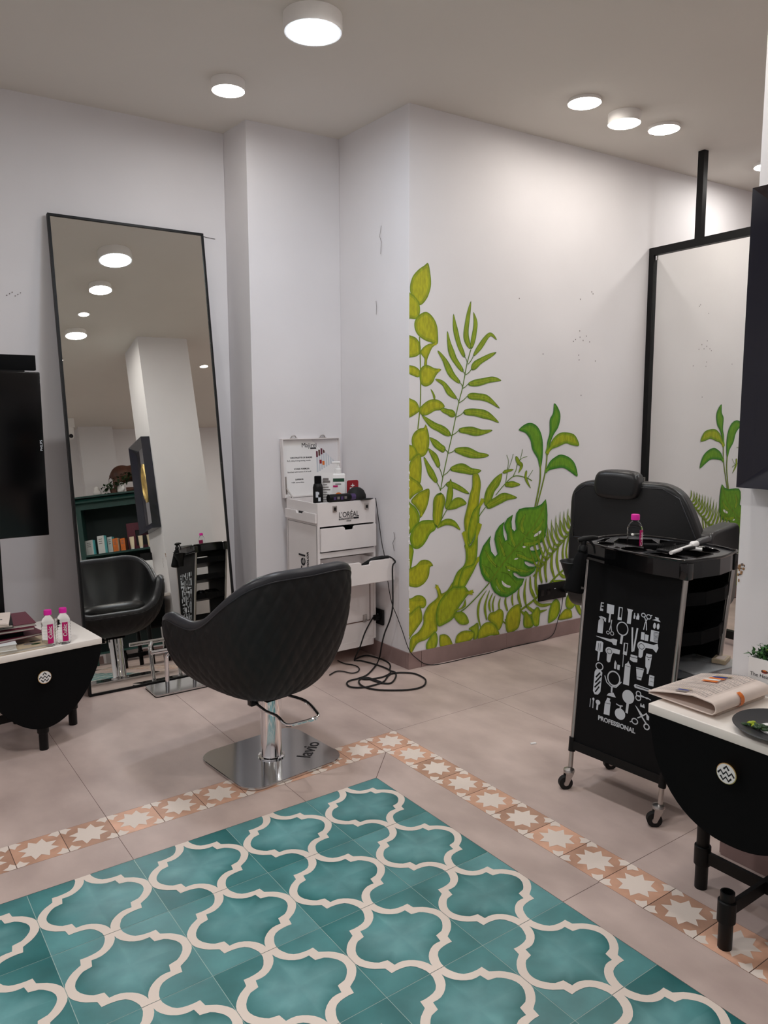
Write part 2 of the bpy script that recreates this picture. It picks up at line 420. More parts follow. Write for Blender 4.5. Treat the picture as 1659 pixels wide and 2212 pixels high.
# ------------------------------------------------------------------ mural
INK = lin((0.30, 0.42, 0.07)) + (1,)
PAL = {'o': ((0.46, 0.54, 0.06), (0.66, 0.66, 0.09)), 'g': ((0.38, 0.53, 0.06), (0.60, 0.64, 0.08)), 'm': ((0.16, 0.45, 0.09), (0.38, 0.56, 0.09)),
       'e': ((0.40, 0.52, 0.06), (0.56, 0.62, 0.10)), 'y': ((0.36, 0.55, 0.09), (0.52, 0.61, 0.10)), 'v': ((0.14, 0.44, 0.09), (0.2, 0.5, .1)), 'w': ((0.86, 0.84, 0.84), (0.86, 0.84, 0.84))}
MUR = [
('P','o',0.0,[(68,1883),(32,1898),(8,1936),(5,1975),(21,2019),(53,2053),(89,2077),(115,2092),(128,2049),(134,1992),(122,1945),(101,1909)]),
('P','o',0.0,[(-25,1931),(18,1932),(54,1905),(66,1866),(61,1831),(39,1813),(4,1813),(-25,1809)]),
('P','o',0.0,[(68,1840),(36,1807),(32,1772),(50,1738),(90,1714),(135,1702),(176,1696),(179,1745),(171,1792),(145,1831),(108,1852)]),
('P','o',0.0,[(-25,1723),(25,1727),(54,1710),(70,1681),(67,1646),(40,1628),(4,1622),(-25,1623)]),
('P','o',0.0,[(69,1655),(91,1679),(127,1696),(177,1700),(146,1679),(124,1643),(111,1613),(109,1586),(92,1586),(94,1618),(76,1638)]),
('P','o',0.0,[(-25,1579),(18,1583),(54,1570),(69,1550),(58,1526),(29,1531),(4,1539),(-25,1545)]),
('L','o',5.3,[(63,1727),(69,1588),(70,1411),(54,1263)]),
('P','o',0.0,[(66,1512),(63,1553),(84,1582),(117,1588),(158,1574),(201,1569),(180,1550),(162,1528),(152,1507),(132,1489),(102,1480),(77,1489)]),
('P','o',0.0,[(-25,1417),(19,1414),(48,1399),(64,1370),(64,1355),(41,1340),(4,1323),(-24,1323)]),
('P','o',0.0,[(66,1370),(103,1401),(140,1415),(177,1414),(208,1400),(225,1377),(197,1360),(163,1357),(129,1341),(99,1332),(70,1340)]),
('B','e',6.8,[(160,1412),(153,1439),(134,1468)]),
('P','o',0.0,[(71,1120),(41,1137),(23,1168),(15,1210),(30,1245),(63,1266),(92,1271),(103,1287),(116,1262),(127,1220),(124,1171),(104,1132)]),
('P','o',0.0,[(-24,1181),(19,1181),(41,1164),(50,1137),(26,1114),(5,1103),(-24,1104)]),
('P','o',0.0,[(6,1097),(26,1121),(67,1138),(78,1088),(78,1027),(71,985),(49,980),(6,1006),(-24,1026)]),
('P','o',0.0,[(-24,1026),(27,1011),(64,988),(88,954),(71,942),(34,926),(6,904),(-24,893)]),
('P','o',0.0,[(12,896),(49,930),(86,946),(127,952),(127,904),(109,850),(72,803),(64,834),(38,867)]),
('P','g',0.0,[(-24,889),(20,877),(49,851),(66,816),(63,779),(35,751),(6,728),(-24,719)]),
('P','g',0.0,[(7,716),(27,757),(72,786),(117,790),(159,786),(180,801),(178,767),(167,732),(136,716),(110,679),(83,652),(50,641),(21,654),(7,685)]),
('P','g',0.0,[(-24,676),(12,666),(29,637),(24,603),(10,540),(-24,528)]),
('P','o',0.0,[(-10,533),(42,555),(72,577),(106,579),(137,566),(155,541),(135,535),(128,492),(103,457),(65,439),(28,441),(-9,461)]),
('P','o',0.0,[(-24,379),(13,383),(47,395),(81,389),(107,367),(111,338),(95,320),(58,323),(28,302),(-24,279)]),
('P','o',0.0,[(-24,272),(20,310),(66,334),(82,301),(85,256),(58,222),(24,189),(-24,152)]),
('L','g',4.2,[(395,1677),(369,1597),(343,1481),(316,1395),(275,1229),(249,1137),(219,1021),(200,938)]),
('B','e',18.1,[(393,1680),(363,1742),(371,1827),(393,1929)]),
('B','e',16.0,[(397,1679),(417,1757),(425,1818),(410,1873)]),
('B','e',16.7,[(356,1634),(315,1704),(289,1786),(278,1855)]),
('B','e',18.8,[(348,1559),(286,1625),(255,1689),(238,1766)]),
('B','e',18.7,[(327,1501),(268,1546),(221,1617),(176,1664)]),
('B','e',16.6,[(304,1420),(257,1452),(215,1497),(162,1519)]),
('B','e',18.8,[(297,1333),(251,1349),(195,1365)]),
('B','e',21.5,[(266,1228),(205,1261),(144,1286),(77,1335)]),
('B','e',20.8,[(231,1149),(183,1176),(127,1221)]),
('B','e',18.0,[(191,1061),(164,1115),(117,1165)]),
('B','e',18.7,[(179,982),(134,1043),(91,1122)]),
('B','e',14.7,[(412,1644),(455,1692),(523,1762),(575,1736)]),
('B','e',18.9,[(399,1572),(452,1615),(574,1671)]),
('B','e',18.9,[(376,1496),(462,1509),(544,1525),(611,1521)]),
('B','e',20.3,[(373,1434),(439,1432),(513,1421),(604,1369)]),
('B','e',23.1,[(347,1349),(432,1348),(523,1329),(599,1291)]),
('B','e',21.7,[(316,1254),(385,1252),(467,1241),(554,1251)]),
('B','e',24.4,[(289,1150),(363,1140),(452,1118),(531,1115)]),
('B','e',24.4,[(261,1050),(340,1052),(413,1031),(477,1033)]),
('B','e',17.4,[(235,973),(301,957),(397,910)]),
('L','g',2.8,[(377,1600),(398,1621),(413,1644)]),
('L','g',2.8,[(362,1545),(384,1558),(399,1574)]),
('L','g',2.8,[(343,1474),(363,1484),(376,1496)]),
('L','g',2.8,[(320,1398),(350,1414),(373,1433)]),
('L','g',2.8,[(301,1324),(328,1334),(348,1347)]),
('L','g',2.8,[(275,1229),(299,1240),(318,1253)]),
('L','g',2.8,[(249,1134),(272,1139),(290,1147)]),
('L','g',2.8,[(219,1018),(244,1032),(263,1049)]),
('L','g',2.8,[(204,947),(223,958),(235,972)]),
('L','g',2.8,[(373,1605),(368,1619),(358,1636)]),
('L','g',2.8,[(356,1548),(355,1553),(347,1560)]),
('L','g',2.8,[(341,1482),(337,1491),(327,1502)]),
('L','g',2.8,[(318,1401),(314,1410),(304,1422)]),
('L','g',2.8,[(301,1332),(298,1333),(289,1336)]),
('L','g',2.8,[(271,1224),(268,1228),(259,1235)]),
('L','g',2.8,[(249,1137),(242,1145),(229,1156)]),
('L','g',2.8,[(215,1002),(205,1033),(190,1065)]),
('L','g',2.8,[(200,941),(191,961),(177,983)]),
('B','o',38.9,[(202,929),(185,838),(177,744)]),
('L','g',3.5,[(247,840),(209,786),(184,738)]),
('B','e',21.7,[(241,836),(262,908),(267,1000)]),
('P','e',0.0,[(241,837),(278,882),(314,897),(350,887),(377,858),(334,845),(295,834)]),
('P','e',0.0,[(180,743),(209,777),(256,786),(303,766),(336,717),(288,742),(240,752),(201,744)]),
('L','g',3.6,[(511,831),(478,798),(451,761)]),
('L','g',3.7,[(582,892),(649,951),(718,992),(807,979),(853,959)]),
('B','e',31.2,[(513,833),(543,917),(589,967),(627,1012)]),
('B','e',27.6,[(513,831),(582,856),(651,878),(743,868)]),
('B','e',17.7,[(647,947),(701,947),(765,941)]),
('L','g',2.9,[(653,952),(665,1016),(667,1042)]),
('L','g',3.0,[(709,992),(730,1026),(738,1059)]),
('B','e',9.5,[(630,1015),(665,1023),(712,1030)]),
('B','e',13.3,[(726,1104),(747,1069),(771,1049),(748,1007)]),
('B','e',9.0,[(810,1021),(805,976),(845,915)]),
('L','g',1.5,[(667,1033),(672,1079),(658,1112)]),
('L','g',1.5,[(673,1033),(694,1078),(708,1117)]),
('L','g',1.5,[(755,1076),(768,1108),(776,1141)]),
('L','g',1.5,[(751,1076),(777,1092),(813,1099)]),
('L','g',1.5,[(818,975),(842,1001),(858,1020)]),
('L','o',9.1,[(916,1046),(915,948),(880,801)]),
('L','o',7.6,[(969,1136),(955,1001),(894,803)]),
('P','m',0.0,[(745,1250),(790,1281),(839,1288),(889,1265),(923,1211),(934,1137),(926,1049),(910,1033),(893,1084),(852,1136),(833,1193),(796,1232)]),
('P','m',0.0,[(1014,1399),(1048,1371),(1067,1324),(1052,1263),(1016,1219),(989,1169),(972,1122),(962,1102),(966,1176),(983,1230),(982,1304),(1007,1344)]),
('P','g',0.0,[(961,1102),(996,1176),(1039,1216),(1086,1231),(1164,1224),(1204,1199),(1227,1150),(1166,1155),(1118,1166),(1051,1147),(1004,1134)]),
('P','m',0.0,[(951,998),(988,1061),(1034,1090),(1081,1102),(1150,1082),(1200,1039),(1222,967),(1163,995),(1104,1022),(1037,1021),(985,1012)]),
('L','o',12.1,[(666,165),(782,208),(919,272),(1059,371),(1175,433)]),
('L','o',7.5,[(649,164),(721,118),(784,151)]),
('B','e',8.1,[(486,152),(466,232),(478,304),(528,362)]),
('B','e',8.2,[(531,185),(516,272),(549,360)]),
('B','e',7.4,[(556,229),(546,288),(573,340)]),
('B','e',6.7,[(579,229),(572,277),(590,326)]),
('B','e',6.7,[(622,238),(618,271),(630,305)]),
('B','e',8.3,[(685,217),(666,271),(672,306)]),
('B','e',7.6,[(725,244),(717,285),(722,322)]),
('B','e',9.2,[(793,223),(766,292),(771,348)]),
('B','e',9.2,[(829,224),(812,307),(825,397)]),
('B','e',10.8,[(903,256),(862,328),(855,407)]),
('B','e',10.9,[(921,268),(898,373),(926,513)]),
('B','e',10.1,[(951,345),(931,439),(978,570)]),
('B','e',10.1,[(990,346),(973,441),(1002,570)]),
('B','e',10.2,[(1058,357),(1023,457),(1048,606)]),
('B','e',9.5,[(1092,389),(1067,481),(1088,609)]),
('B','e',7.9,[(1127,449),(1114,525),(1141,638)]),
('B','e',7.9,[(1156,468),(1144,529),(1171,638)]),
('B','e',10.8,[(882,259),(949,215),(1050,214)]),
('B','e',10.7,[(823,232),(903,182),(1000,182)]),
('B','e',9.4,[(1031,353),(1099,341),(1179,335)]),
('B','e',9.5,[(1087,400),(1128,367),(1198,362)]),
('B','e',9.2,[(782,205),(838,170),(894,169)]),
('P','e',0.0,[(400,158),(434,173),(463,184),(472,157),(468,117),(452,86),(435,89),(434,133)]),
('P','o',0.0,[(464,90),(476,143),(510,172),(552,174),(596,146),(624,99),(615,87),(554,95),(486,82)]),
('P','o',0.0,[(537,193),(551,226),(590,230),(621,241),(649,224),(655,191),(645,144),(619,116),(596,146),(561,172)]),
('P','o',0.0,[(307,94),(318,135),(359,153),(409,146),(441,128),(426,97),(377,82),(335,85)]),
('P','o',0.0,[(670,140),(679,201),(718,237),(768,248),(786,220),(784,158),(771,109),(731,91),(686,91)]),
('P','g',0.0,[(819,201),(852,175),(873,144),(887,102),(850,92),(812,107),(807,154)]),
('P','g',0.0,[(869,166),(884,191),(916,211),(941,184),(937,142),(931,98),(898,97),(877,133)]),
('P','g',0.0,[(1006,113),(1013,173),(1035,220),(1074,237),(1102,204),(1101,153),(1068,113),(1015,98)]),
('P','o',0.0,[(1090,106),(1116,144),(1155,165),(1198,151),(1209,116),(1198,101)]),
('P','g',0.0,[(1150,197),(1162,247),(1193,262),(1235,237),(1242,192),(1205,159),(1167,166)]),
('P','g',0.0,[(1232,201),(1265,181),(1299,102),(1268,118),(1238,163)]),
('P','o',0.0,[(7,77),(7,166),(58,196),(90,236),(92,280),(123,330),(181,364),(181,396),(169,440),(200,410),(212,384),(251,398),(287,437),(292,382),(213,327),(178,268),(184,189),(163,173),(112,146),(51,133)]),
('P','o',0.0,[(417,1018),(454,1016),(473,966),(468,909),(457,819),(466,773),(459,715),(426,663),(394,627),(377,664),(364,723),(361,775),(379,837),(398,910),(414,950)]),
('P','g',0.0,[(495,881),(469,818),(462,741),(430,665),(400,633),(385,695),(396,759),(424,821),(469,854)]),
('P','g',0.0,[(356,711),(381,654),(402,626),(430,659),(459,715),(471,745),(459,689),(454,572),(433,515),(396,480),(356,432),(324,402),(283,409),(291,447),(318,492),(363,523),(374,580)]),
('B','g',6.4,[(365,633),(382,592),(385,546)]),
('P','g',0.0,[(474,561),(432,523),(363,508),(335,467),(322,407),(364,397),(405,446),(439,495)]),
('P','g',0.0,[(283,409),(323,407),(372,401),(397,374),(437,361),(398,355),(359,320),(325,284),(293,236),(237,212),(188,207),(174,268),(189,331),(228,374)]),
('P','g',0.0,[(116,83),(109,117),(128,146),(163,179),(182,163),(186,117),(167,77),(144,77)]),
('P','o',0.0,[(198,148),(214,157),(246,150),(274,122),(288,80),(246,79),(205,85)]),
('P','e',0.0,[(293,251),(309,266),(350,264),(383,238),(401,198),(383,186),(342,193),(309,222)]),
('L','g',5.9,[(544,401),(465,339),(382,283),(341,265)]),
('P','e',0.0,[(373,331),(380,296),(358,281),(306,272),(301,282),(341,285),(361,303)]),
('Q','m',0.0,[(964,847),(974,810),(981,754),(981,692),(969,631),(949,599),(901,583),(859,577),(846,567),(853,555),(888,549),(920,555),(943,565),(935,529),(913,486),(871,472),(829,491),(805,496),(812,479),(839,462),(881,456),(901,456),(887,427),(850,408),(814,404),(777,411),(736,438),(721,438),(727,422),(759,402),(809,394),(792,358),(743,323),(681,301),(628,311),(584,340),(562,372),(550,402),(514,419),(486,459),(470,511),(471,563),(494,614),(550,670),(542,629),(555,578),(584,547),(602,560),(587,605),(576,646),(584,685),(611,719),(650,740),(639,710),(643,666),(658,630),(672,634),(669,664),(651,699),(647,726),(671,757),(711,774),(701,735),(706,694),(724,678),(738,688),(729,733),(736,779),(758,803),(803,808),(885,806),(931,820)]),
('P','w',0.0,[(804,757),(813,743),(805,720),(792,694),(779,692),(776,715),(786,742)]),
('P','w',0.0,[(934,663),(922,645),(894,634),(876,634),(885,648),(908,660)]),
('P','w',0.0,[(789,585),(820,584),(809,575),(795,576)]),
('P','w',0.0,[(758,520),(747,513),(728,514),(736,521)]),
('P','w',0.0,[(684,476),(697,471),(699,457),(689,453),(679,462)]),
('P','w',0.0,[(600,387),(613,377),(627,348),(620,344),(603,361),(596,379)]),
('P','w',0.0,[(635,403),(653,389),(679,372),(701,364),(699,355),(671,360),(644,377)]),
('B','y',16.6,[(798,659),(778,709),(808,774)]),
('B','y',13.5,[(737,583),(704,641),(694,709)]),
('B','y',14.9,[(658,537),(631,594),(608,663)]),
('B','y',14.8,[(598,483),(546,536),(507,593)]),
('B','y',11.8,[(548,429),(513,466),(489,515)]),
('B','y',15.2,[(862,654),(907,677),(952,729)]),
('B','y',15.1,[(790,599),(854,593),(928,607)]),
('B','y',13.5,[(738,543),(811,515),(894,485)]),
('B','y',13.4,[(659,483),(740,454),(850,427)]),
('B','y',13.4,[(591,424),(618,366),(672,325)]),
('L','o',5.4,[(956,825),(905,733),(816,644),(667,523),(544,404)]),
('L','g',2.3,[(816,644),(756,690),(777,749)]),
('L','g',2.3,[(737,577),(683,609),(669,627)]),
('L','g',2.2,[(672,526),(639,593),(608,649)]),
('L','g',2.2,[(616,481),(563,514),(511,586)]),
('L','g',2.2,[(582,438),(547,482),(512,499)]),
('L','g',2.3,[(812,631),(872,612),(937,613)]),
('L','g',2.3,[(737,560),(782,552),(829,513),(894,502)]),
('L','g',2.2,[(668,503),(721,476),(776,436)]),
('L','g',2.2,[(625,453),(687,433),(742,378)]),
('L','o',9,[(1329,764),(1243,689),(1134,600),(993,490),(877,397)]),
('B','e',6,[(1323,751),(1301,787),(1309,826)]),
('B','e',6,[(1318,744),(1268,747),(1231,796)]),
('B','e',6,[(1296,729),(1271,770),(1277,817)]),
('B','e',6,[(1290,723),(1240,727),(1202,781)]),
('B','e',6,[(1268,707),(1241,752),(1245,807)]),
('B','e',6,[(1262,701),(1212,706),(1172,767)]),
('B','e',6,[(1240,685),(1211,733),(1213,798)]),
('B','e',6,[(1234,679),(1184,686),(1142,752)]),
('B','e',6,[(1211,663),(1180,715),(1180,789)]),
('B','e',6,[(1206,656),(1155,665),(1112,737)]),
('B','e',6,[(1183,641),(1150,697),(1148,780)]),
('B','e',6,[(1177,634),(1126,644),(1081,722)]),
('B','e',6,[(1154,618),(1119,678),(1115,770)]),
('B','e',6,[(1148,611),(1097,623),(1050,707)]),
('B','e',6,[(1125,596),(1088,660),(1082,768)]),
('B','e',6,[(1119,589),(1068,602),(1019,692)]),
('B','e',6,[(1096,573),(1056,641),(1048,748)]),
('B','e',6,[(1090,566),(1039,580),(988,677)]),
('B','e',6,[(1067,550),(1024,622),(1013,727)]),
('B','e',6,[(1061,543),(1009,559),(957,662)]),
('B','e',6,[(1037,527),(993,603),(978,706)]),
('B','e',6,[(1031,520),(980,537),(925,647)]),
('B','e',6,[(1008,504),(960,584),(943,685)]),
('B','e',6,[(1002,496),(950,515),(894,631)]),
('B','e',6,[(978,480),(928,564),(907,664)]),
('B','e',6,[(972,473),(919,493),(861,615)]),
('B','e',6,[(947,457),(896,545),(871,643)]),
('B','e',6,[(941,449),(889,471),(829,600)])]
mu = MB(); layer = 0
def mp(s, zz, off): p = WO + WD * s - WN * off; return Vector((p.x, p.y, zz))
def inset(P, d):
    n = len(P); A = sum(P[i][0] * P[(i + 1) % n][1] - P[(i + 1) % n][0] * P[i][1] for i in range(n)); sg = 1 if A > 0 else -1
    out = []
    for i in range(n):
        a, b, c = P[i - 1], P[i], P[(i + 1) % n]
        t = Vector((c[0] - a[0], c[1] - a[1])); t = t.normalized() if t.length > 1e-9 else Vector((1, 0))
        out.append((b[0] - t.y * d * sg, b[1] + t.x * d * sg))
    return out
for it in MUR:
    kind, pal, wd, pts = it; P = [(a / 1000, b / 1000) for a, b in pts]; layer += 1; off = 0.0006 + layer * 0.000025
    ce, ci = [lin(c) + (1,) for c in PAL[pal]]
    if kind == 'L':      # stem line
        Q = catmull([(a, b, 0) for a, b in P], 6); pp = [mp(max(q.x, .0005), q.y, off) for q in Q]
        mu.strip(pp, wd / 1000 + .0015, 'mural_paint', -WN, col=INK); mu.strip([p - WN * .0001 for p in pp], wd / 1000 * .7, 'mural_paint', -WN, col=ce)
        continue
    if kind == 'B':      # blade along a midrib
        Q = catmull([(a, b, 0) for a, b in P], 7); n = len(Q); left = []; right = []
        for i, q in enumerate(Q):
            t = (Q[min(i + 1, n - 1)] - Q[max(i - 1, 0)]).normalized(); u = i / (n - 1)
            hw = wd / 1000 * (math.sin(PI * min(1, u ** 0.75)) ** 0.75) * (1 + .10 * math.sin(u * 11 + layer))
            left.append((q.x - t.y * hw, q.y + t.x * hw)); right.append((q.x + t.y * hw, q.y - t.x * hw))
        O = left + right[1:-1][::-1]
        def BL_(f, q0=Q, l_=left, r_=right):
            m = len(q0); a_ = max(1, int(m * .04)); b_ = m - a_
            A = [(q0[i].x + (l_[i][0] - q0[i].x) * f, q0[i].y + (l_[i][1] - q0[i].y) * f) for i in range(a_, b_)]
            B = [(q0[i].x + (r_[i][0] - q0[i].x) * f, q0[i].y + (r_[i][1] - q0[i].y) * f) for i in range(a_, b_)]
            return A + B[1:-1][::-1]
    else:
        O = [(q.x, q.y) for q in catmull([(a, b, 0) for a, b in P], 4, True)] if kind == 'P' else P
    cl = lambda Z: [(max(a, 0.0005), max(b, 0.091)) for a, b in Z]
    if pal == 'w':
        mu.poly([mp(a, b, off) for a, b in cl(O)], 'mural_paint', ce); continue
    size = math.sqrt(abs(sum(O[i][0] * O[(i + 1) % len(O)][1] - O[(i + 1) % len(O)][0] * O[i][1] for i in range(len(O)))) / 2)
    mu.poly([mp(a, b, off) for a, b in cl(O)], 'mural_paint', INK)
    if kind == 'B': I0, I1, I2 = BL_(.93), BL_(.66), BL_(.38)
    else:
        d = min(.016, size * .15); I0 = inset(O, .0008); I1 = inset(O, .0008 + d * .4); I2 = inset(O, .0008 + d)
    n = len(I0); off += .00001
    cm = tuple((ce[i] + ci[i]) / 2 for i in range(4))
    vs = [mp(a, b, off) for a, b in cl(I0)] + [mp(a, b, off + .00001) for a, b in cl(I1)] 
    mu.poly(vs[:n], 'mural_paint', ce)
    mu.poly(vs[n:], 'mural_paint', cm)
    if size > .02: mu.poly([mp(a, b, off + .00002) for a, b in cl(I2)], 'mural_paint', ci)
    if kind == 'B' and size > .012:
        mu.strip([mp(max(q.x, .0005), max(q.y, .091), off + .00004) for q in Q[1:-2]], .0016, 'mural_paint', -WN, col=INK)
tag(mu.build('wall_painting'), 'green tropical leaf mural painted low on the white wall, with a big split monstera leaf', 'mural')

# ------------------------------------------------------------------ ceiling lamps
def lamp(x, y, r, h, m, label, rim=1.12):
    t = thing('ceiling_lamp', label, 'ceiling lamp', (x, y, H), 0, 'round ceiling lamps')
    MB().lathe([(0, -0.0005), (r * rim, -0.0005), (r * rim, -h * .75), (r * rim * .97, -h), (r * 1.01, -h), (r * 1.01, -h + .003), (0, -h + .003)], 'lamp_body', 40).build('housing', t)
    MB().lathe([(0, -h - .004), (r * .9, -h - .003), (r, -h + .001)], m, 40).build('diffuser', t)
    return t
lamp(0.045, 0.46, 0.100, 0.060, 'lamp_cool', 'large round ceiling lamp with a deep white rim, nearest the viewer')
lamp(0.02, 1.17, 0.072, 0.045, 'lamp_column', 'round ceiling lamp in front of the wall column, left of the painted corner', 1.05)
lamp(1.51, 0.395, 0.078, 0.014, 'lamp_wall', 'leftmost of the three ceiling lamps in front of the painted wall', 1.03)
lamp(1.80, 0.385, 0.080, 0.05, 'lamp_wall', 'middle of the three ceiling lamps, deeper rimmed than its neighbours', 1.0)
lamp(2.12, 0.38, 0.078, 0.016, 'lamp_wall', 'rightmost of the three ceiling lamps, near the black post', 1.03)
lamp(3.16, 0.38, 0.078, 0.02, 'lamp_warm', 'ceiling lamp beyond the black post, at the right edge behind the pillar', 1.03)
lamp(0.06, -0.065, 0.078, 0.04, 'lamp_warm', 'second large ceiling lamp down in the leaning mirror reflection', 1.03)
lamp(0.055, -0.975, 0.082, 0.04, 'lamp_warm', 'lowest of the large ceiling lamps reflected in the leaning mirror', 1.03)
lamp(-1.75, -0.4, 0.11, 0.04, 'lamp_added_fill', 'added fill lamp on the ceiling over the left part of the room, out of view', 1.03)  # this and the next three: unseen lamps added to light the room evenly
lamp(-1.7, -2.6, 0.11, 0.04, 'lamp_added_fill', 'added fill lamp on the ceiling behind the viewer, out of view', 1.03)
lamp(2.3, -2.5, 0.11, 0.04, 'lamp_added_fill', 'added fill lamp on the ceiling beyond the pillar, out of view', 1.03)
lamp(2.6, -1.0, 0.11, 0.04, 'lamp_added_fill', 'added fill lamp on the ceiling over the aisle beyond the pillar, out of view', 1.03)
for x, y, l in ((0.05, -0.604, 'small recessed downlight reflected in the mirror between two larger lamps'), (0.03, -1.67, 'small recessed downlight, lowest one reflected in the leaning mirror'), (1.425, -1.73, 'small recessed downlight reflected at the right edge of the leaning mirror')):
    t = thing('downlight', l, 'downlight', (x, y, H), 0, 'recessed downlights')
    MB().lathe([(0.05, -0.0005), (.05, -.005), (.04, -.006), (.04, -.003)], 'lamp_body', 28).build('rim', t)
    MB().lathe([(0, -.0035), (.04, -.003)], 'lamp_small', 28).build('diffuser', t)

# ------------------------------------------------------------------ leaning mirror
BL = Vector((-0.64360, 1.47772, 0.00200)); TL = Vector((-0.66467, 1.80627, 2.29540)); TRr = Vector((0.10940, 1.79128, 2.31582))
ux = (TRr - TL); ux.z = 0; ux.normalize(); W_ = 0.775
uy = (TL - BL); uy -= ux * uy.dot(ux); L_ = uy.length; uy.normalize(); uz = ux.cross(uy)
Fm = frame(BL, ux, uy)
t = thing('leaning_mirror', 'tall black-framed mirror leaning against the left wall', 'mirror', BL)
Ti = Matrix.Translation(-BL)
f = MB(); b_ = 0.011
f.box((0, 0, -.022), (b_, L_, .006), 'black', Ti @ Fm); f.box((W_ - b_, 0, -.022), (W_, L_, .006), 'black', Ti @ Fm)
f.box((b_, 0, -.022), (W_ - b_, b_, .006), 'black', Ti @ Fm); f.box((b_, L_ - b_, -.022), (W_ - b_, L_, .006), 'black', Ti @ Fm)
f.build('frame', t)
MB().box((b_, b_, -.006), (W_ - b_, L_ - b_, 0), 'mirror_glass', Ti @ Fm).build('mirror_glass', t)
MB().box((.004, .004, -.020), (W_ - .004, L_ - .004, -.008), 'matte_black', Ti @ Fm).build('backing_board', t)

# ------------------------------------------------------------------ big framed mirror on a post
s0 = 1.805; q0 = WO + WD * s0
Ff = frame(q0, -WN, Vector((0, 0, 1)), -WD)      # x away from wall, y up, z towards viewer side (-WD)
t = thing('framed_mirror', 'large black-framed floor mirror standing at right angles to the painted wall, post to ceiling', 'mirror', q0)
Ti = Matrix.Translation(-q0); Fq = Ti @ Ff; FWd = 1.25; FH = 2.345
f = MB()
f.box((.001, 0.0, -.03), (.036, FH, .012), 'black', Fq); f.box((FWd - .04, 0, -.03), (FWd, FH, .012), 'black', Fq)
f.box((.036, FH - .045, -.03), (FWd - .04, FH, .012), 'black', Fq); f.box((.036, 0.04, -.03), (FWd - .04, .085, .012), 'black', Fq)
f.build('frame', t)
MB().box((.036, .085, -.012), (FWd - .04, FH - .045, -.006), 'mirror_clean', Fq).build('mirror_glass', t)
MB().box((.004, .05, -.028), (FWd - .004, FH - .004, -.014), 'matte_black', Fq).build('backing_board', t)
MB().box((.315, FH, -.028), (.355, H - .0005, .010), 'black', Fq).build('ceiling_post', t)
MB().box((.04, FH - .075, -.004), (.052, FH - .05, .002), 'chrome', Fq).build('clip', t)

# ------------------------------------------------------------------ pillar mirror with gilt ornament
t = thing('bevelled_mirror', 'navy-black deep-framed mirror hung on the white pillar above the right console', 'mirror', (0.574, -1.255, 1.135))
pm = MB(); y0, y1, z0, z1 = .205, -.215, 0, .80; dpt = .075; bw = .065
for (a, b, c, d) in (((y0, z0), (y0, z1), (y0 - bw, z1 - bw), (y0 - bw, z0 + bw)), ((y1, z0), (y1, z1), (y1 + bw, z1 - bw), (y1 + bw, z0 + bw)), ((y0, z0), (y1, z0), (y1 + bw, z0 + bw), (y0 - bw, z0 + bw)), ((y0, z1), (y1, z1), (y1 + bw, z1 - bw), (y0 - bw, z1 - bw))):
    vs = [(-.0005, a[0], a[1]), (-.0005, b[0], b[1]), (-.0005, c[0], c[1]), (-.0005, d[0], d[1]), (-dpt, a[0], a[1]), (-dpt, b[0], b[1]), (-.03, c[0], c[1]), (-.03, d[0], d[1])]
    pm.add(vs, [[0, 1, 2, 3], [4, 7, 6, 5], [0, 4, 5, 1], [2, 6, 7, 3], [0, 3, 7, 4], [1, 5, 6, 2]], 'navy_gloss')
pm.build('frame', t)
MB().box((-.029, y1 + bw, z0 + bw), (-.02, y0 - bw, z1 - bw), 'dark_mirror').build('mirror_glass', t)
g = MB(); n = 48; vs = []; 
for ring, (rr_, xx) in enumerate(((0.0, -.006), (.62, -.006), (.80, -.010), (.9, -.022), (1.0, -.016), (.98, -.002))):
    for k in range(n):
        a = 2 * PI * k / n; sc = 1 + (.07 * abs(math.sin(a * 6)) if ring > 3 else 0); vs.append((xx, .075 * rr_ * sc * math.cos(a), .165 * rr_ * sc * math.sin(a)))
fs = [[i * n + k, i * n + (k + 1) % n, (i + 1) * n + (k + 1) % n, (i + 1) * n + k] for i in range(5) for k in range(n)]
g.add(vs, fs, 'gold', None, True); o = g.build('ornamental_plate'); o.location = (0.543, -1.215, 1.555)
tag(o, 'small gilt oval plate with scalloped rim hung on the navy-black pillar mirror', 'ornament')

# ------------------------------------------------------------------ salon chair
def chair_rim():
    half = [(0, -.262, .782), (.09, -.262, .784), (.17, -.247, .779), (.238, -.205, .752), (.284, -.13, .690), (.298, -.03, .615), (.300, .06, .580), (.306, .15, .582), (.308, .215, .590), (.298, .262, .565), (.275, .285, .505), (.235, .292, .44), (.16, .298, .40), (.08, .302, .395), (0, .303, .395)]
    full = half[:-1] + [(-a, b, c) for a, b, c in half[::-1]][:-1]
    return catmull(full, 10, True)
RIM = chair_rim(); NR = len(RIM)
cx_, cy_ = -0.240, 0.375
t = thing('salon_chair', 'black diamond-quilted salon chair seen from behind, on a square chrome base', 'chair', (cx_, cy_, 0), math.radians(9))
def shellpt(p, ph, inner):
    c, s_ = math.cos(ph), math.sin(ph)
    if not inner:
        zb = .268; k = max(c, 0) ** .62 * (1 + .05 * math.sin(2 * ph)); z_ = p.z - (p.z - zb) * s_ ** 1.25
        return Vector((p.x * k, p.y * k - .0 * s_, z_))
    zb = min(.42, p.z - .004); k = (max(c, 0) ** .38); kk = k * (.885 - .07 * s_)
    return Vector((p.x * kk, p.y * kk, p.z - (p.z - zb) * s_ ** 1.05))
HN = 64; vs = []; arc = 0; U = []
for i in range(NR): U.append(arc); arc += (RIM[(i + 1) % NR] - RIM[i]).length
for j in range(HN + 1):
    ph = PI / 2 * j / HN
    for p in RIM: vs.append(shellpt(p, ph, False))
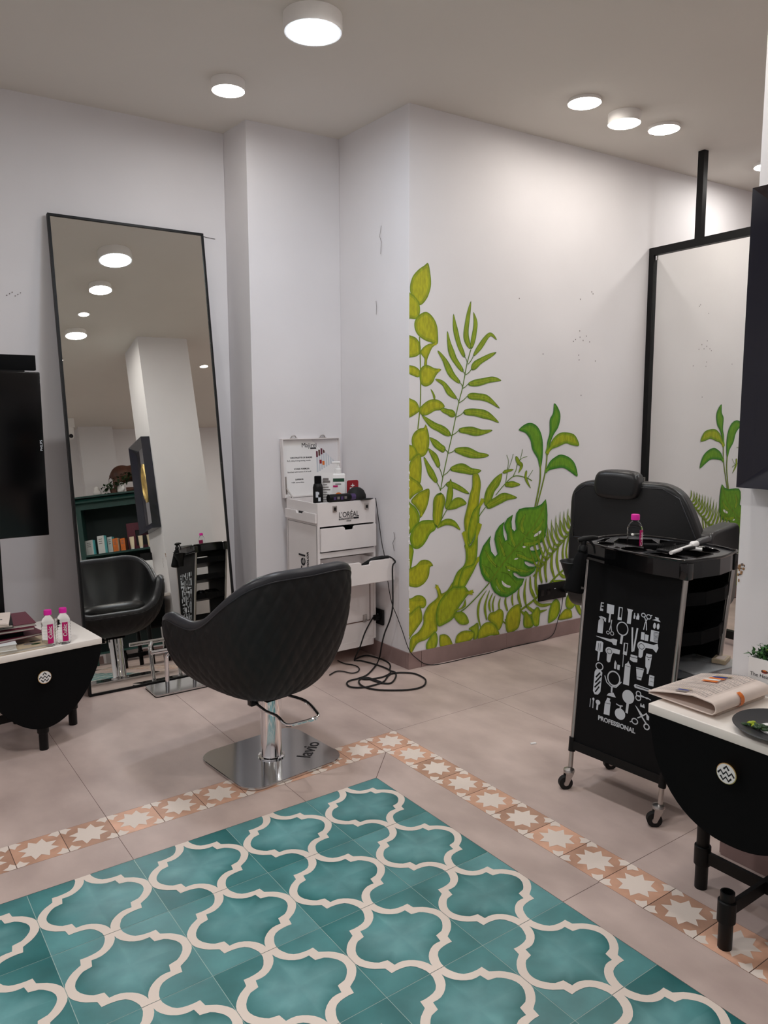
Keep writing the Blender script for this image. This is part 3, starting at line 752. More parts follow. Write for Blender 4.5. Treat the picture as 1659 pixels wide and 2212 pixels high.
fs = [[j * NR + k, j * NR + (k + 1) % NR, (j + 1) * NR + (k + 1) % NR, (j + 1) * NR + k][::-1] for j in range(HN) for k in range(NR)]
# quilted relief
per = arc / round(arc / .066)
out = []
for j in range(HN + 1):
    ph = PI / 2 * j / HN
    for k in range(NR):
        p = vs[j * NR + k]; ln = sum(0 for _ in ()) ; z_ = p.z
        a = (U[k] / per); b = (z_ / .105)
        d1 = abs(math.sin(PI * (a + b) / 1)); d2 = abs(math.sin(PI * (a - b) / 1))
        q = min(1, (d1 * 1.6)) * min(1, (d2 * 1.6)); rad = Vector((p.x, p.y, 0)); rad = rad.normalized() if rad.length > .01 else Vector((0, 0, 0))
        fade = min(1, j / 5) * min(1, (HN - j) / 12)
        out.append(p + rad * .0055 * (q - .5) * fade)
MB().add(out, fs, 'quilt', None, True).build('shell', t, 1.6)
vs = []
for j in range(25):
    ph = PI / 2 * j / 24
    for p in RIM: vs.append(shellpt(p, ph, True))
fs = [[j * NR + k, j * NR + (k + 1) % NR, (j + 1) * NR + (k + 1) % NR, (j + 1) * NR + k] for j in range(24) for k in range(NR)]
MB().add(vs, fs, 'leather', None, True).build('lining', t, 1.6)
# flat padded rim band
sec = [(1.008, -.010), (1.012, .004), (.99, .014), (.94, .019), (.895, .013), (.878, -.004), (.885, -.02)]
vs = []
for p in RIM:
    for a, b in sec: vs.append((p.x * a, p.y * a, p.z + b))
ns = len(sec); fs = [[i * ns + k, i * ns + k + 1, ((i + 1) % NR) * ns + k + 1, ((i + 1) % NR) * ns + k] for i in range(NR) for k in range(ns - 1)]
rimo = MB().add(vs, fs, 'leather_trim', None, True).build('rim_band', t, 1.6); rimo['label'] = 'smooth grey leather edge band'
MB().tube([(p.x * 1.012, p.y * 1.012, p.z - .011) for p in RIM[::2]], .0022, 'leather_trim', 6, closed=True).build('piping', t)
# seat cushion
vs = []; n = 60; prof = [(.0, .478), (.5, .477), (.8, .470), (.93, .455), (1.0, .43), (1.0, .41), (.97, .39)]
for r_, z_ in prof:
    for k in range(n):
        a = 2 * PI * k / n; c, s_ = math.cos(a), math.sin(a); e = .55
        vs.append((.205 * r_ * math.copysign(abs(c) ** e, c), .045 + .205 * r_ * math.copysign(abs(s_) ** e, s_), z_))
fs = [[i * n + k, (i + 1) * n + k, (i + 1) * n + (k + 1) % n, i * n + (k + 1) % n] for i in range(len(prof) - 1) for k in range(n)]
MB().add(vs, fs, 'leather', None, True).build('seat_cushion', t, 1.6)
MB().box((-.055, -.055, .256), (.055, .055, .275), 'matte_black', bev=.004).build('seat_plate', t)
R9 = Matrix.Rotation(math.radians(-3), 4, 'Z')
base = [(p[0], p[1]) for p in rrect(.44, .395, .072, 7)]
base = [(a * (1 + .02 * math.cos(b / .2 * 1.5)), b * (1 + .03 * math.cos(a / .22 * 1.5))) for a, b in base]
bp_ = MB(); bp_.prism(base, .002, .013, 'brushed', TR(-.0, .0, 0, rz=math.radians(-4)), bev=.002)
bo = bp_.build('base_plate', t)
lg = text('lavio', .080, 'ink', TR(.090, -.125, .0135, rz=math.radians(34)), bo, 'base_lettering', bold=.0006, ext=.0002)
MB().lathe([(.0, .0135), (.052, .0135), (.052, .018), (.043, .02), (.0405, .024), (.0405, .205), (.043, .205), (.043, .256), (0, .256)], 'chrome', 40).build('hydraulic_pole', t)
MB().lathe([(.044, .013), (.050, .013), (.050, .017), (.044, .018)], 'black', 36).build('pole_gasket', t)
lv = [(-0.315, 0.366, 0.252), (-0.313, 0.277, 0.245), (-0.305, 0.197, 0.248), (-0.304, 0.121, 0.240), (-0.266, 0.071, 0.258), (-0.223, 0.044, 0.276), (-0.206, 0.082, 0.278), (-0.196, 0.175, 0.287), (-0.207, 0.281, 0.278)]
Tc = t.matrix_basis.inverted() if False else (Matrix.Rotation(-math.radians(9), 4, 'Z') @ Matrix.Translation((-cx_, -cy_, 0)))
MB().tube([Tc @ Vector(p) for p in lv], .0065, 'chrome', 10, smooth_path=4).build('foot_pump_lever', t)
lb = MB(); p0 = Tc @ Vector(lv[0]); lb.box((p0.x - .02, p0.y - .014, p0.z - .012), (p0.x + .012, p0.y + .014, p0.z + .02), 'black', bev=.003); lb.tube([p0 + Vector((-.02, 0, -.002)), p0 + Vector((.02, .0, -.002))], .011, 'dull_steel', 12); lb.build('lever_bracket', t)

# ------------------------------------------------------------------ chrome footrest
t = thing('footrest', 'chrome T-bar footrest on a polished plate in front of the leaning mirror', 'footrest', (-.19, 1.355, 0))
MB().prism([(a, b) for a, b in rrect(.40, .165, .015, 4)], .006, .014, 'brushed', bev=.0015).build('base_plate', t)
MB().prism([(a, b) for a, b in rrect(.40, .165, .015, 4)], .0, .0055, 'rubber').build('rubber_mat', t)
for x_ in (-.11, .03):
    MB().tube([(x_, .01, .014), (x_, .01, .15), (x_ + .005, -.005, .185), (x_ + .02, -.03, .205)], .0105, 'chrome', 12, smooth_path=4).build('upright', t)
MB().tube([(-.20, -.035, .212), (.19, -.035, .212)], .0105, 'chrome', 12).build('foot_bar', t)

# ------------------------------------------------------------------ consoles
def console(name, loc, rz, top, w, d, apr_h, label, stub, apw=.0, ea=2.3, eb=.62):
    # local: x right, -y is the front, top at height top
    t = thing(name, label, 'console table', loc, rz, None)
    MB().box((-w / 2, -d / 2, top - .026), (w / 2, d / 2, top), 'marble', bev=.0025).build('marble_top', t)
    # half-moon drawer front with its curved body behind
    pts = []; n = 26; a0 = w / 2 - .004
    for k in range(n + 1):
        u = -1 + 2 * k / n; pts.append((u * a0, -(apr_h) * (max(0, 1 - abs(u) ** ea)) ** eb))
    P = [(x_, y_) for x_, y_ in pts]
    P = [(-a0, -.0)] + [(x_, min(y_ - .03, -.0)) for x_, y_ in pts] + [(a0, 0)]
    F = frame((0, -d / 2 + .012, top - .027), (1, 0, 0), (0, 0, 1))
    fr = MB(); fr.prism(P, -.012, .008, 'matte_black', F, bev=.0015); ap = fr.build('drawer_front', t)
    b2 = MB(); b2.prism([(x_ * .94, y_ * .94) for x_, y_ in P], -d + .06, -.013, 'matte_black', F); b2.build('drawer_body', t)
    kz = top - .027 - apr_h * .30
    K = frame((apw, -d / 2 + .003, kz), (1, 0, 0), (0, 0, 1)) @ Matrix.Scale(1.17, 4)
    kb = MB(); kb.lathe([(0, 0), (.012, 0), (.010, .008), (.021, .012), (.0222, .016), (.0222, .021), (.0205, .0215)], 'brass', 28, K); ko = kb.build('knob', t)
    kf = MB(); kf.prism([(.0204 * math.cos(2 * PI * k / 28), .0204 * math.sin(2 * PI * k / 28)) for k in range(28)], .0217, .0221, 'white', K)
    for yy in (-.0115, .0, .0115):
        z_ = [(-.018 + .006 * i, yy - .003 + (.0075 if i % 2 else 0), .0223) for i in range(7)]
        z_ = [p for p in z_ if math.hypot(p[0], p[1]) < .0195]
        kf.strip([Vector(p) for p in z_], .0042, 'ink', Vector((0, 0, 1)), K)
    kf.build('chevron_face', ko)
    s_ = .178
    def leg(x_, y_, zt):
        l = MB(); l.lathe([(0, 0), (.0165, 0), (.0175, .002), (.0175, zt), (.0, zt)] if zt > .3 else [(0, 0), (.0165, 0), (.0175, .002), (.0175, zt), (.0135, zt), (.0135, zt - .03), (0, zt - .03)], 'black', 20, TR(x_, y_))
        l.lathe([(.0178, .072), (.0225, .074), (.0225, .128), (.0178, .130)], 'black', 20, TR(x_, y_)); return l.build('leg', t)
    leg(s_, 0, top - .03); leg(-s_, 0, top - .03); leg(0, -s_, stub); leg(0, s_, top - .03)
    MB().box((-s_ + .015, -.006, .082), (s_ - .015, .006, .116), 'black').build('cross_bar', t)
    c2 = MB(); c2.box((-.006, -s_ + .015, .082), (.006, -.0065, .116), 'black'); c2.box((-.006, .0065, .082), (.006, s_ - .015, .116), 'black'); c2.build('cross_bar', t)
    return t
console('console_table', (0.370, -1.262, 0), -PI / 2, .572, .48, .388, .235, 'right console table against the pillar with half-moon black front and white marble top', .152)
console('console_table', (-.965, 1.168, 0), 0.10, .427, .48, .44, .270, 'left console table under the black screen with half-moon black front and marble top', .14, .0, 1.9, .76)

# ------------------------------------------------------------------ screen on post
t = thing('display_screen', 'black flat screen on a post above the left console table', 'screen', (-1.08, 1.25, .428))
MB().box((-.25, -.02, .408), (.25, .022, 1.09), 'screen', bev=.004).build('screen_panel', t)
MB().box((-.06, .0, .001), (.062, .035, .408), 'black').build('post', t)
MB().box((-.26, .022, 1.098), (.245, .06, 1.16), 'matte_black', bev=.002).build('top_box', t)
MB().box((-.2, .022, .45), (.2, .04, 1.098), 'black').build('mounting_plate', t)
text('PHILIPS', .014, 'white_print', frame((.2435, -.0205, .765), (0, 0, 1), (-1, 0, 0)), t, 'lettering')

# ------------------------------------------------------------------ water bottles
def bottle(loc, rz, label, group=None, sc=1.0):
    t = thing('water_bottle', label, 'bottle', loc, rz, group)
    prof = [(0, .0), (.022, .0), (.0255, .004)]
    z_ = .010
    for i in range(7): prof += [(.0265, z_), (.0252, z_ + .005), (.0265, z_ + .010)]; z_ += .0115
    prof += [(.0265, .094), (.024, .104), (.0175, .116), (.0125, .122), (.0125, .130)]
    MB().lathe([(a * sc, b * sc) for a, b in prof], 'clear', 28).build('bottle_body', t)
    MB().lathe([(0, .145 * sc), (.0135 * sc, .145 * sc), (.0148 * sc, .142 * sc), (.0148 * sc, .126 * sc), (.0, .126 * sc)], 'magenta', 28).build('cap', t)
    n = 8; vs = []; r_ = .0272 * sc
    for zz in (.014 * sc, .092 * sc):
        for k in range(n + 1): a = -PI / 2 - .42 + .84 * k / n; vs.append((r_ * math.cos(a), r_ * math.sin(a), zz))
    lb = MB().add(vs, [[k, k + 1, n + 2 + k, n + 1 + k] for k in range(n)], 'magenta_label', None, True).build('bottle_label', t)
    text('Cubic', .021 * sc, 'white', frame((.006 * sc, -r_ - .0006, .034 * sc), (0, 0, 1), (-1, 0, 0)), lb, 'lettering', bold=.0003, ext=.0001)
    return t
a_cam = math.atan2(-2.216 - .97, -1.542 + .9)
bottle((-.905, .985, .4275), a_cam + PI / 2 + .25, 'left of the two small magenta-capped water bottles on the left console', 'water bottles on the left console')
bottle((-.848, .985, .4275), a_cam + PI / 2 + .2, 'right of the two small magenta-capped water bottles, nearer the leaning mirror', 'water bottles on the left console')

# ------------------------------------------------------------------ magazines on the left console
bk = [  # x, y, w, d, h, rz, material cover, pages, label
 (-1.075, 1.06, .30, .22, .010, .10, 'tan_paper', 'paper_white', 'brochure with a worn map-like cover at the bottom of the magazine pile'),
 (-1.155, 1.04, .22, .18, .018, -.05, 'box_white', 'paper_white', 'thick grey-white booklet second from the bottom of the pile'),
 (-1.10, 1.09, .30, .21, .007, .22, 'maroon', 'paper_white', 'maroon folder with a pale torn corner, low in the pile, sticking out furthest'),
 (-1.15, 1.10, .27, .20, .016, .06, 'black', 'matte_black', 'thick black magazine in the middle of the pile'),
 (-1.14, 1.09, .28, .20, .008, .02, 'maroon', 'paper_white', 'lower of two stacked maroon menus in the pile'),
 (-1.14, 1.11, .30, .21, .010, .00, 'maroon', 'paper_white', 'upper maroon menu right beneath the cream magazine'),
 (-1.19, 1.09, .25, .20, .009, -.12, 'black', 'paper_white', 'thin dark magazine near the top of the pile'),
 (-1.20, 1.08, .25, .20, .006, -.20, 'paper', 'paper_white', 'cream magazine with dark lettering on top of the pile')]
zz = .4275
bk = [(a + (.045 if i > 3 else .02), b, c, d, e * 1.35, f, g, h, l) for i, (a, b, c, d, e, f, g, h, l) in enumerate(bk)]
for x_, y_, w_, d_, h_, rz_, mc, mp_, lab in bk:
    t = thing('magazine', lab, 'magazine', (x_, y_, zz), rz_, 'magazines on the left console')
    c_ = MB(); c_.box((-w_ / 2, -d_ / 2, h_ - .0016), (w_ / 2, d_ / 2, h_), mc); c_.box((-w_ / 2, -d_ / 2, 0), (w_ / 2, d_ / 2, .0016), mc); c_.box((-w_ / 2, d_ / 2, 0), (w_ / 2, d_ / 2 + .0012, h_), mc); c_.build('cover', t)
    p_ = MB(); nl = max(2, int(h_ / .0025))
    for k in range(nl):
        za = .0018 + (h_ - .0036) * k / nl; zb = .0018 + (h_ - .0036) * (k + .85) / nl; e = .003 + .0015 * (k % 2); p_.box((-w_ / 2 + e, -d_ / 2 + e, za), (w_ / 2 - e, d_ / 2 - .001, zb), mp_)
    p_.build('pages', t)
    if mc == 'paper':
        q_ = MB()
        for k in range(3): q_.box((-.06, -.02 - .025 * k, h_), (.10 - .02 * k, -.010 - .025 * k, h_ + .0004), 'ink')
        q_.build('printed_cover', t); MB().box((-w_ / 2 + .008, -d_ / 2 + .006, h_), (w_ / 2 - .008, -d_ / 2 + .010, h_ + .0003), 'wood').build('cover_border', t)
    if mc == 'tan_paper':
        q_ = MB()
        for k in range(9): q_.ellipsoid((random.uniform(-.1, .13), random.uniform(-.09, .05), h_), (.02, .012, .0003), 'gray_ink' if k % 3 else 'leaf_dark', n=8)
        q_.build('printed_cover', t)
    zz += h_ + .0006

# ------------------------------------------------------------------ right console: newspaper, plate, planter
ZT = .5725
t = thing('newspaper', 'folded pinkish newspaper lying on the front of the right console table', 'newspaper', (.375, -1.092, ZT), 0)
def sheet(x0, x1, y0, y1, zf, m='paper', th_=.0012, nx=24, ny=8):
    vs = []; fs = []
    for i in range(nx + 1):
        for j in range(ny + 1):
            x_ = x0 + (x1 - x0) * i / nx; y_ = y0 + (y1 - y0) * j / ny; vs.append((x_, y_, zf(x_, y_)))
    n1 = len(vs); vs += [(a, b, c + th_) for a, b, c in vs]; W = ny + 1
    for i in range(nx):
        for j in range(ny):
            a = i * W + j; fs += [[a, a + W, a + W + 1, a + 1][::-1], [n1 + a, n1 + a + W, n1 + a + W + 1, n1 + a + 1]]
    for i in range(nx):
        for j, sgn in ((0, 1), (ny, -1)):
            a = i * W + j; q = [a, a + W, n1 + a + W, n1 + a]; fs.append(q if sgn > 0 else q[::-1])
    for j in range(ny):
        for i, sgn in ((0, -1), (nx, 1)):
            a = i * W + j; q = [a, a + 1, n1 + a + 1, n1 + a]; fs.append(q if sgn > 0 else q[::-1])
    return vs, fs
nw = MB(); Tn = TR(-.006, .0, 0, rz=-.02)
for k in range(3):
    v_, f_ = sheet(-.135 + .004 * k, .095, -.092, .105 - .006 * k, lambda x_, y_, k=k: .001 + .0022 * k + .004 * max(0, math.sin((y_ + .1) * 14)) * (k > 0)); nw.add(v_, f_, 'paper', None, True, Tn)
# top folded part: a roll at the front (-y side), opened towards the viewer
prof = []
for k in range(15):
    a = -PI / 2 - PI * k / 14; prof.append((-.088 + .0 + .017 * math.cos(a), .026 + .017 * math.sin(a)))
prof = [(.095, .009), (.03, .009), (-.04, .0085)] + [(p[0], p[1]) for p in prof] + [(-.04, .046), (.02, .036), (.07, .024), (.098, .016)]
vs = []; 
XL, XR = -.155, .092
for x_ in (XL, XR):
    for i, (y_, z_) in enumerate(prof): vs.append((x_, y_, z_))
    for i, (y_, z_) in enumerate(prof[::-1]): 
        j = len(prof) - 1 - i; a = prof[max(j - 1, 0)]; c = prof[min(j + 1, len(prof) - 1)]; d_ = math.hypot(c[0] - a[0], c[1] - a[1]) or 1
        vs.append((x_ - .0, y_ + (c[1] - a[1]) / d_ * .0028, z_ - (c[0] - a[0]) / d_ * .0028))
n = len(vs) // 2
nw.add(vs, [[k, (k + 1) % n, n + (k + 1) % n, n + k] for k in range(n)] + [list(range(n))[::-1], list(range(n, 2 * n))], 'paper', None, False, Tn)
o = nw.build('paper_sheets', t)
pr = MB()   # printed columns on the top sheet (follows its slope)
def topz(y_):
    for (a, za), (b, zb) in ((( -.088, .0432 + .0026), (-.04, .046 + .0028)), ((-.04, .0488), (.02, .0388)), ((.02, .0388), (.07, .0268)), ((.07, .0268), (.098, .019))):
        if a <= y_ <= b: return za + (zb - za) * (y_ - a) / (b - a) 
    return .019
def ink(x0, x1, y0, y1, m='gray_ink'):
    x1 = min(x1, .088)
    if x0 >= x1: return
    pr.add([(x0, y0, topz(y0) + .0008), (x1, y0, topz(y0) + .0008), (x1, y1, topz(y1) + .0008), (x0, y1, topz(y1) + .0008)], [[0, 1, 2, 3]], m, None, False, Tn)
for c_ in range(6):
    xa = -.148 + .043 * c_
    for r_ in range(26):
        y_ = .088 - r_ * .0062
        if c_ in (3, 4) and 8 < r_ < 17: continue
        if c_ in (0,) and 10 < r_ < 16: continue
        if y_ < -.075: break
        ink(xa, xa + .038 - random.random() * .006, y_ - .0016, y_, 'gray_ink' if r_ % 9 else 'ink')
for c_, m_ in ((0, 'orange'), (1, 'paper_white'), (2, 'orange'), (3, 'blue'), (4, 'tan_paper')): ink(-.018 + c_ * .016, -.004 + c_ * .016, -.018 + .004 * (c_ % 2), .028, m_)
for c_ in range(3): ink(-.147 + c_ * .012, -.137 + c_ * .012, -.01, .022, ('gray_ink', 'blue', 'tan_paper')[c_])
pr.build('newsprint', o)
bnd = MB()
for a0_, a1_, m_ in ((.062, .078, 'orange'),):
    vs = []
    for k in range(12):
        a = -PI / 2 - PI * (k + 1) / 13; y_, z_ = -.088 + .0202 * math.cos(a), .026 + .0202 * math.sin(a); vs += [(a0_ - .11, y_, z_), (a1_ - .11, y_, z_)]
    bnd.add(vs, [[2 * k, 2 * k + 1, 2 * k + 3, 2 * k + 2] for k in range(11)], m_, None, False, Tn)
bnd.build('printed_band', o)

t = thing('plate', 'dark grey round plate with a small pale dish, at the front of the right console', 'plate', (.265, -1.335, ZT), 0)
MB().lathe([(0, .002), (.06, .002), (.075, .004), (.108, .016), (.112, .019), (.110, .021), (.078, .008), (.06, .006), (0, .006)], 'plate_gray', 56).build('dish', t)
MB().lathe([(.034, .007), (.036, .012), (.0, .012)], 'white', 30, TR(-.012, .012, 0)).build('candle_dish', t)
gl = MB()
for k in range(16): gl.ellipsoid((-.035 + random.gauss(0, .008), .045 + random.gauss(0, .012), .012 + random.random() * .006), (.010, .005, .004), 'leaf_dark' if k < 11 else 'leaf_b', n=8, rot=Matrix.Rotation(random.random() * 3, 3, 'Z'))
gl.build('dried_leaves', t)

t = thing('planter', 'white box planter with green and yellow leaves on the right console by the pillar', 'potted plant', (.515, -1.19, ZT), 0)
pb = MB(); wx, wy, hz = .036, .064, .098
for lo, hi in (((-wx, -wy, 0), (wx, -wy + .004, hz)), ((-wx, wy - .004, 0), (wx, wy, hz)), ((-wx, -wy + .004, 0), (-wx + .004, wy - .004, hz)), ((wx - .004, -wy + .004, 0), (wx, wy - .004, hz)), ((-wx + .004, -wy + .004, 0), (wx - .004, wy - .004, hz - .012))):
    pb.box(lo, hi, 'white')
po = pb.build('box', t)
text('The Headman Salon', .0145, 'ink', frame((-wx - .0006, wy - .006, .048), (0, -1, 0), (0, 0, 1)), po, 'lettering', ext=.0001)
em = MB(); em.ellipsoid((-wx - .0002, .018, .066), (.0006, .010, .005), 'wood', n=12); em.ellipsoid((-wx - .0004, .018, .0685), (.0006, .006, .002), 'orange', n=10); em.ellipsoid((-wx - .0006, .018, .063), (.0006, .007, .0015), 'red', n=10); em.build('emblem', po)
lf = MB()
def leaf(mb, p, d, L, w_, m):
    d = Vector(d).normalized(); side = d.cross(Vector((0, 0, 1))); side = side.normalized() if side.length > .01 else Vector((1, 0, 0)); up_ = side.cross(d)
    p = Vector(p); a = p; b = p + d * L * .35 + side * w_ / 2 + up_ * w_ * .15; c = p + d * L - Vector((0, 0, L * .12)); e = p + d * L * .35 - side * w_ / 2 + up_ * w_ * .15; m0 = p + d * L * .45
    mb.add([a, b, c, e, m0], [[0, 1, 4], [1, 2, 4], [2, 3, 4], [3, 0, 4]], m, None, True)
for k in range(300):
    x_, y_ = random.uniform(-.03, .03), random.uniform(-.06, .062); a = random.random() * 6.3; e = random.uniform(-.1, 1.3)
    leaf(lf, (x_, y_, hz - .008 + random.random() * .024), (math.cos(a) * math.cos(e), math.sin(a) * math.cos(e), math.sin(e)), random.uniform(.014, .026), .010, random.choice(('leaf_a', 'leaf_a', 'leaf_dark', 'leaf_a')))
for k in range(7):
    sx_, sy_ = random.uniform(-.01, .01), .045 - k * .004; p0 = Vector((sx_, sy_, hz)); a = random.random() * 6.3; d_ = Vector((math.cos(a) * .6, .25 + math.sin(a) * .5, .7)); p1 = p0 + d_ * .04
    lf.tube([p0, p1], .0008, 'leaf_dark', 5)
    for j in range(6): leaf(lf, p0 + (p1 - p0) * j / 5, (math.cos(a + j * 2), math.sin(a + j * 2), .5), .014, .008, 'leaf_a')
lf.build('leaves', t)
yf = MB()
for c_ in ((-.008, .012), (.006, -.012), (-.006, -.034)):
    for k in range(50):
        a = random.random() * 6.3; e = random.uniform(.1, 1.4); leaf(yf, (c_[0] + random.gauss(0, .004), c_[1] + random.gauss(0, .005), hz + .012 + random.random() * .01), (math.cos(a) * math.cos(e), math.sin(a) * math.cos(e), math.sin(e)), .016, .005, 'leaf_b')
yf.build('yellow_sprigs', t)
t = thing('price_card', 'tall black-topped white card on the right console, seen in the leaning mirror', 'card', (.515, -1.40, ZT), .1)
MB().box((-.048, -.002, 0), (.048, .002, .37), 'white').build('card', t)
MB().box((-.049, -.003, .325), (.049, .003, .39), 'black').build('header', t)

# ------------------------------------------------------------------ hairdressing trolley
TC = Vector((.70, -.63, 0))
NB1, NB2, FB1, FB2 = Vector((.527, -.467, .08)), Vector((.558, -.817, .08)), Vector((.765, -.450, .08)), Vector((.795, -.815, .08))
NT1, NT2, FT1, FT2 = Vector((.635, -.430, .84)), Vector((.600, -.845, .84)), Vector((.885, -.425, .84)), Vector((.875, -.84, .84))
def tq(u, v, z):
    k = (z - .08) / .76
    a = NB1.lerp(NT1, k); b = NB2.lerp(NT2, k); c = FB1.lerp(FT1, k); d = FB2.lerp(FT2, k)
    p = a.lerp(b, v).lerp(c.lerp(d, v), u); p = Vector((p.x, p.y, z)); return p - TC
t = thing('salon_trolley', 'black five-shelf hairdressing trolley with grey tool silhouettes on its side panel', 'trolley', TC)
for u, v in ((0, 0), (0, 1), (1, 0), (1, 1)):
    po = MB().tube([tq(u, v, .078), tq(u, v, .845)], .0085, 'dull_steel', 14).build('post', t)
    MB().tube([tq(u, v, .135), tq(u, v, .185)], .0125, 'black', 12).build('collar', po)
    cs = thing('caster', '', '', (0, 0, 0)); 
    for k_ in ('label', 'category'): del cs[k_]
    cs.parent = t; b0 = tq(u, v, 0); cs.location = (b0.x, b0.y, 0)
    a = {(0, 0): 2.6, (0, 1): 2.4, (1, 0): -.5, (1, 1): .6}[(u, v)]; cs.rotation_euler = (0, 0, a)
    MB().tube([(.012, -.010, .0245), (.012, .010, .0245)], .0243, 'rubber', 24).tube([(.012, -.0125, .0245), (.012, .0125, .0245)], .009, 'dull_steel', 12).build('wheel', cs)
    fk = MB(); fk.lathe([(0, .062), (.019, .062), (.021, .068), (.019, .074), (.009, .078), (0, .078)], 'dull_steel', 20)
    for sy in (-.0135, .0135): fk.prism([(-.014, .062), (.014, .062), (.019, .02), (.006, .018)], sy - .001, sy + .001, 'dull_steel', frame((0, 0, 0), (1, 0, 0), (0, 0, 1)))
    fk.build('fork', cs)
def slab(mb, pts_bot, pts_top, m):
    n = len(pts_bot); mb.add(list(pts_bot) + list(pts_top), [list(range(n)), [n + k for k in range(n)][::-1]] + [[k, n + k, n + (k + 1) % n, (k + 1) % n] for k in range(n)], m)
def panel(u, name):
    sg = -1 if u == 0 else 1; mb = MB(); e = Vector((sg * .004, 0, 0)); nz = 2
    N_ = 16; G_ = [[tq(u, .02 + .96 * i / N_, .15 + .695 * j / N_) for i in range(N_ + 1)] for j in range(N_ + 1)]
    vs = [p + e for r_ in G_ for p in r_] + [p - e * .5 for r_ in G_ for p in r_]; o2 = (N_ + 1) ** 2; W1 = N_ + 1
    fs = [[j * W1 + i, j * W1 + i + 1, (j + 1) * W1 + i + 1, (j + 1) * W1 + i] for j in range(N_) for i in range(N_)]
    fs += [[o2 + k for k in f][::-1] for f in fs]; bd = list(range(N_)) + [j * W1 + N_ for j in range(N_)] + [N_ * W1 + i for i in range(N_, 0, -1)] + [j * W1 for j in range(N_, 0, -1)]
    fs += [[bd[k], bd[(k + 1) % len(bd)], o2 + bd[(k + 1) % len(bd)], o2 + bd[k]] for k in range(len(bd))]
    mb.add(vs, fs, 'panel_black')
    o = mb.build(name, t)
    rb = MB(); B = [(.0, .145), (1., .145), (1., .175), (.0, .175)]; Q = [tq(u, a_, b_) for a_, b_ in B]
    slab(rb, [p - e * 1.5 for p in Q], [p + e * 2 for p in Q], 'black'); rb.build('bottom_rail', o)
    return o
pn = panel(0, 'side_panel'); panel(1, 'side_panel')
